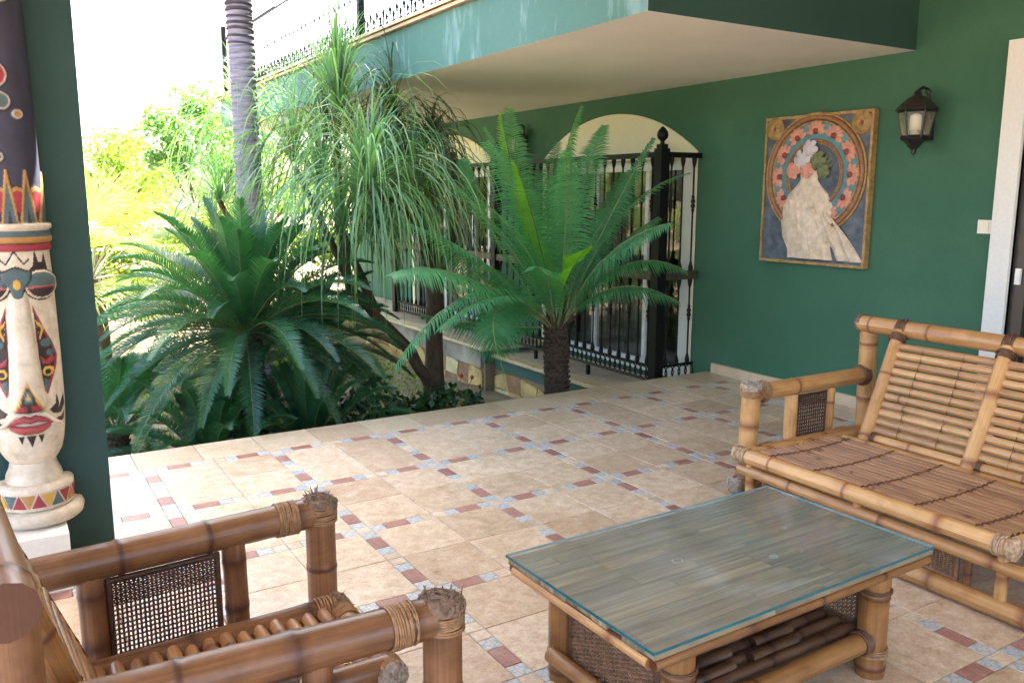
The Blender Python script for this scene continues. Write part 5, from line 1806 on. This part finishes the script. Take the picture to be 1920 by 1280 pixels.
# eyes
for s in (1, -1):
    e = (.080*s, 1.215)
    d = np.hypot(Xg-e[0], Zg-e[1])
    paint(d < .062, DRK, .002); paint(d < .056, CRM, .010)
    mk = d < .049
    Colr[mk & (Zg > e[1]-.008)] = TEL; Colr[mk & (Zg <= e[1]-.008)] = DRK
    Colr[mk & (np.abs(Zg-(e[1]-.008)+.10*(np.abs(Xg-e[0]))**1.3) < .004)] = PNK
    Rel[mk] = .016*np.sqrt(np.clip(1-(d[mk]/.049)**2, 0, 1))+.004
# bridge leaf
br = [(-.046, 1.262), (0, 1.282), (.046, 1.262), (.042, 1.235), (.022, 1.205), (.014, 1.170), (0, 1.160), (-.014, 1.170), (-.022, 1.205), (-.042, 1.235)]
paint(poly_mask(Xg, Zg, [(x*1.12, 1.22+(z-1.22)*1.12) for x, z in br]), DRK, .012); paint(poly_mask(Xg, Zg, br), TEL, .018)
paint(poly_mask(Xg, Zg, circ(0, 1.218, .011, 14, 1.8)), YEL, .020)
# cheek ornament
both([(.045, 1.135), (.075, 1.05), (.105, .975), (.116, .93), (.110, .885), (.085, .815), (.070, .775), (.06, .80), (.05, .95)], RED, .003)
both([(.048, 1.110), (.072, 1.035), (.098, .970), (.107, .93), (.101, .890), (.080, .83), (.068, .80), (.058, .82), (.05, .95)], DRK, .001)
both([(.050, 1.08), (.078, 1.045), (.060, .995)], YEL, .005); both([(.053, 1.060), (.067, 1.043), (.059, 1.015)], DRK, .001)
both(circ(.080, .985, .020, 18, .8), TEL, .007); both(circ(.092, .945, .014, 14), TEL, .006)
both([(.055, .935), (.075, .915), (.098, .935), (.104, .915), (.085, .895), (.060, .905)], RED, .007)
both(circ(.078, .872, .020, 18), YEL, .008); both(circ(.076, .870, .011, 14), DRK, .003)
both([(.060, .845), (.082, .835), (.072, .800), (.062, .79)], TEL, .005)
# flames at the mouth corners, teeth on the chin
both([(.070, .715), (.095, .735), (.100, .775), (.108, .735), (.103, .712), (.126, .765), (.128, .720), (.112, .690), (.085, .695)], DRK, .003)
both([(.080, .672), (.110, .675), (.126, .690), (.120, .655), (.095, .652)], DRK, .002)
for x0, w_, h_ in ((0, .017, .050), (.034, .011, .034), (-.034, .011, .034)): paint(poly_mask(Xg, Zg, [(x0-w_, .620), (x0+w_, .620), (x0, .620-h_)]), DRK, .003)
# soften relief a little
for _ in range(2):
    Rel[1:-1, 1:-1] = (Rel[1:-1, 1:-1]*2+Rel[:-2, 1:-1]+Rel[2:, 1:-1]+Rel[1:-1, :-2]+Rel[1:-1, 2:])/6
SX = (HW+Rel)*np.sin(A_); SY = .17-((DP+Rel)*cosf)-.0
vs = np.stack([SX, SY, Zg], axis=-1).reshape(-1, 3)
q = MB()
fs = []
for j in range(NZ-1):
    b0 = j*NA
    for k in range(NA-1): fs.append((b0+k, b0+k+1, b0+NA+k+1, b0+NA+k))
q.v = [tuple(v) for v in vs.tolist()]; q.uv = [(0, 0)]*len(q.v); q.f = fs; q.m = [0]*len(fs)
q.c = [(*c, 1) for c in Colr.reshape(-1, 3).tolist()]
q.build('mask_body', M['paintwood'], tot, smooth=True)


def rc(mbx, c): mbx.c = [(*c, 1)]*len(mbx.v)


# nose: long wedge standing proud
q = MB(); vs = []; cs = []
prof = [(1.190, .030, .006), (1.15, .037, .022), (1.00, .046, .038), (.85, .058, .052), (.76, .066, .062), (.728, .064, .060), (.722, .055, .040)]
S = 24; JJ = 40
zz_ = np.linspace(1.19, .722, JJ)
for z in zz_:
    w_ = np.interp(z, [p[0] for p in prof][::-1], [p[1] for p in prof][::-1]); d_ = np.interp(z, [p[0] for p in prof][::-1], [p[2] for p in prof][::-1])
    for k in range(S+1):
        t = -1+2*k/S
        x = w_*t; yv = .17-np.interp(z, zs, dpp)*math.cos(min(1.5, abs(x)/.13))**.75-d_*(1-abs(t)**4)
        vs.append((x, yv, z))
        c = CRM
        tri_h = (.845-z)/.115
        if 0 < tri_h:
            if abs(x) < .052*tri_h: c = YEL
            if abs(x) < .052*tri_h-.007: c = DRK
            if math.hypot(x, (z-.785)*.7) < .016: c = TEL
            if math.hypot(x, (z-.783)*.6) < .007: c = YEL
            if .728 < z < .752 and .006 < abs(x) < .045 and abs(x) < .052*tri_h-.004: c = RED
        cs.append((*c, 1))
q.add(vs, [(j*(S+1)+k, j*(S+1)+k+1, (j+1)*(S+1)+k+1, (j+1)*(S+1)+k) for j in range(JJ-1) for k in range(S)], 0, None, cs)
q.build('nose', M['paintwood'], tot, smooth=True)
yf = lambda x, z: .17-np.interp(z, zs, dpp)*math.cos(min(1.5, abs(x)/.135))**.75
# lips
for nm, cols, pr_ in (('lip_rim', CRM, [(-.108, .655), (-.085, .668), (-.052, .700), (-.02, .714), (0, .706), (.02, .714), (.052, .700), (.085, .668), (.108, .655)]),):
    q = MB(); q.tube([(x, yf(x, z)-.010, z) for x, z in pr_], [.006, .010, .013, .012, .010, .012, .013, .010, .006], 8); rc(q, cols); q.build(nm, M['paintwood'], tot, smooth=True)
for nm, pr_ in (('upper_lip', [(-.078, .668), (-.045, .687), (-.018, .694), (0, .684), (.018, .694), (.045, .687), (.078, .668)]), ('lower_lip', [(-.070, .662), (-.045, .652), (-.02, .645), (0, .650), (.02, .645), (.045, .652), (.070, .662)])):
    q = MB(); q.tube([(x, yf(x, z)-.012, z) for x, z in pr_], [.006, .013, .017, .013, .017, .013, .006], 10); rc(q, (.40, .075, .08)); q.build(nm, M['paintwood'], tot, smooth=True)
q = MB(); q.tube([(x, yf(x, z)-.006, z) for x, z in [(-.07, .652), (-.04, .636), (0, .628), (.04, .636), (.07, .652)]], [.004, .006, .006, .006, .004], 6); rc(q, (.45, .34, .2)); q.build('chin_line', M['paintwood'], tot, smooth=True)
# neck and base mouldings
def half(prof, name, col, seg=36, cy=.17, sy=1.0):
    q = MB(); vs = []
    for r, h in prof:
        for k in range(seg+1):
            a = -math.pi/2+math.pi*k/seg
            vs.append((r*math.sin(a), cy-(r*sy+.035)*math.cos(a)**.8 if math.cos(a) > 1e-6 else cy, h+rnd.uniform(-.0012, .0012)))
    q.add(vs, [(j*(seg+1)+k, j*(seg+1)+k+1, (j+1)*(seg+1)+k+1, (j+1)*(seg+1)+k) for j in range(len(prof)-1) for k in range(seg)])
    rc(q, col); return q


half([(.108, .40), (.102, .43), (.090, .455), (.086, .474), (.084, .50)], 'neck', CRM).build('neck', M['paintwood'], tot, smooth=True)
q = half([(.02, .302), (.136, .303), (.142, .310), (.143, .385), (.137, .398), (.125, .405), (.02, .412)], 'base_drum', CRM)
for i, v in enumerate(q.v):
    a = math.asin(max(-1, min(1, v[0]/.143)))
nb = MB()
q.build('base_drum', M['paintwood'], tot)
# painted triangles on the drum
for k in range(11):
    a0 = -1.35+k*.25; c = (RED, YEL, TEL, RED, GLD)[k % 5]
    t = MB(); sg = 1 if k % 2 else -1
    P = lambda a, h: (.1445*math.sin(a), .17-(.1445+.037)*max(0, math.cos(a))**.8, h)
    am = a0+.125
    pts = [(a0-.06, .322 if sg > 0 else .375), (am, .322 if sg > 0 else .375), (a0+.31, .322 if sg > 0 else .375), (a0+.22, .348), (am, .378 if sg > 0 else .318), (a0+.03, .348)]
    t.add([P(a, h) for a, h in pts], [(0, 1, 5), (1, 4, 5), (1, 3, 4), (1, 2, 3)]); rc(t, c); t.build('painted_triangle', M['paintwood'], tot)
half([(.02, .235), (.150, .238), (.170, .252), (.176, .272), (.168, .292), (.145, .301), (.02, .302)], 'foot_disc', tuple(v*.92 for v in CRM)).build('foot_disc', M['paintwood'], tot, smooth=True)
q = MB(); q.box((-.095, -.12, .001), (.095, .198, .2345)); q.build('cream_plinth', M['cream_ceiling'], tot)
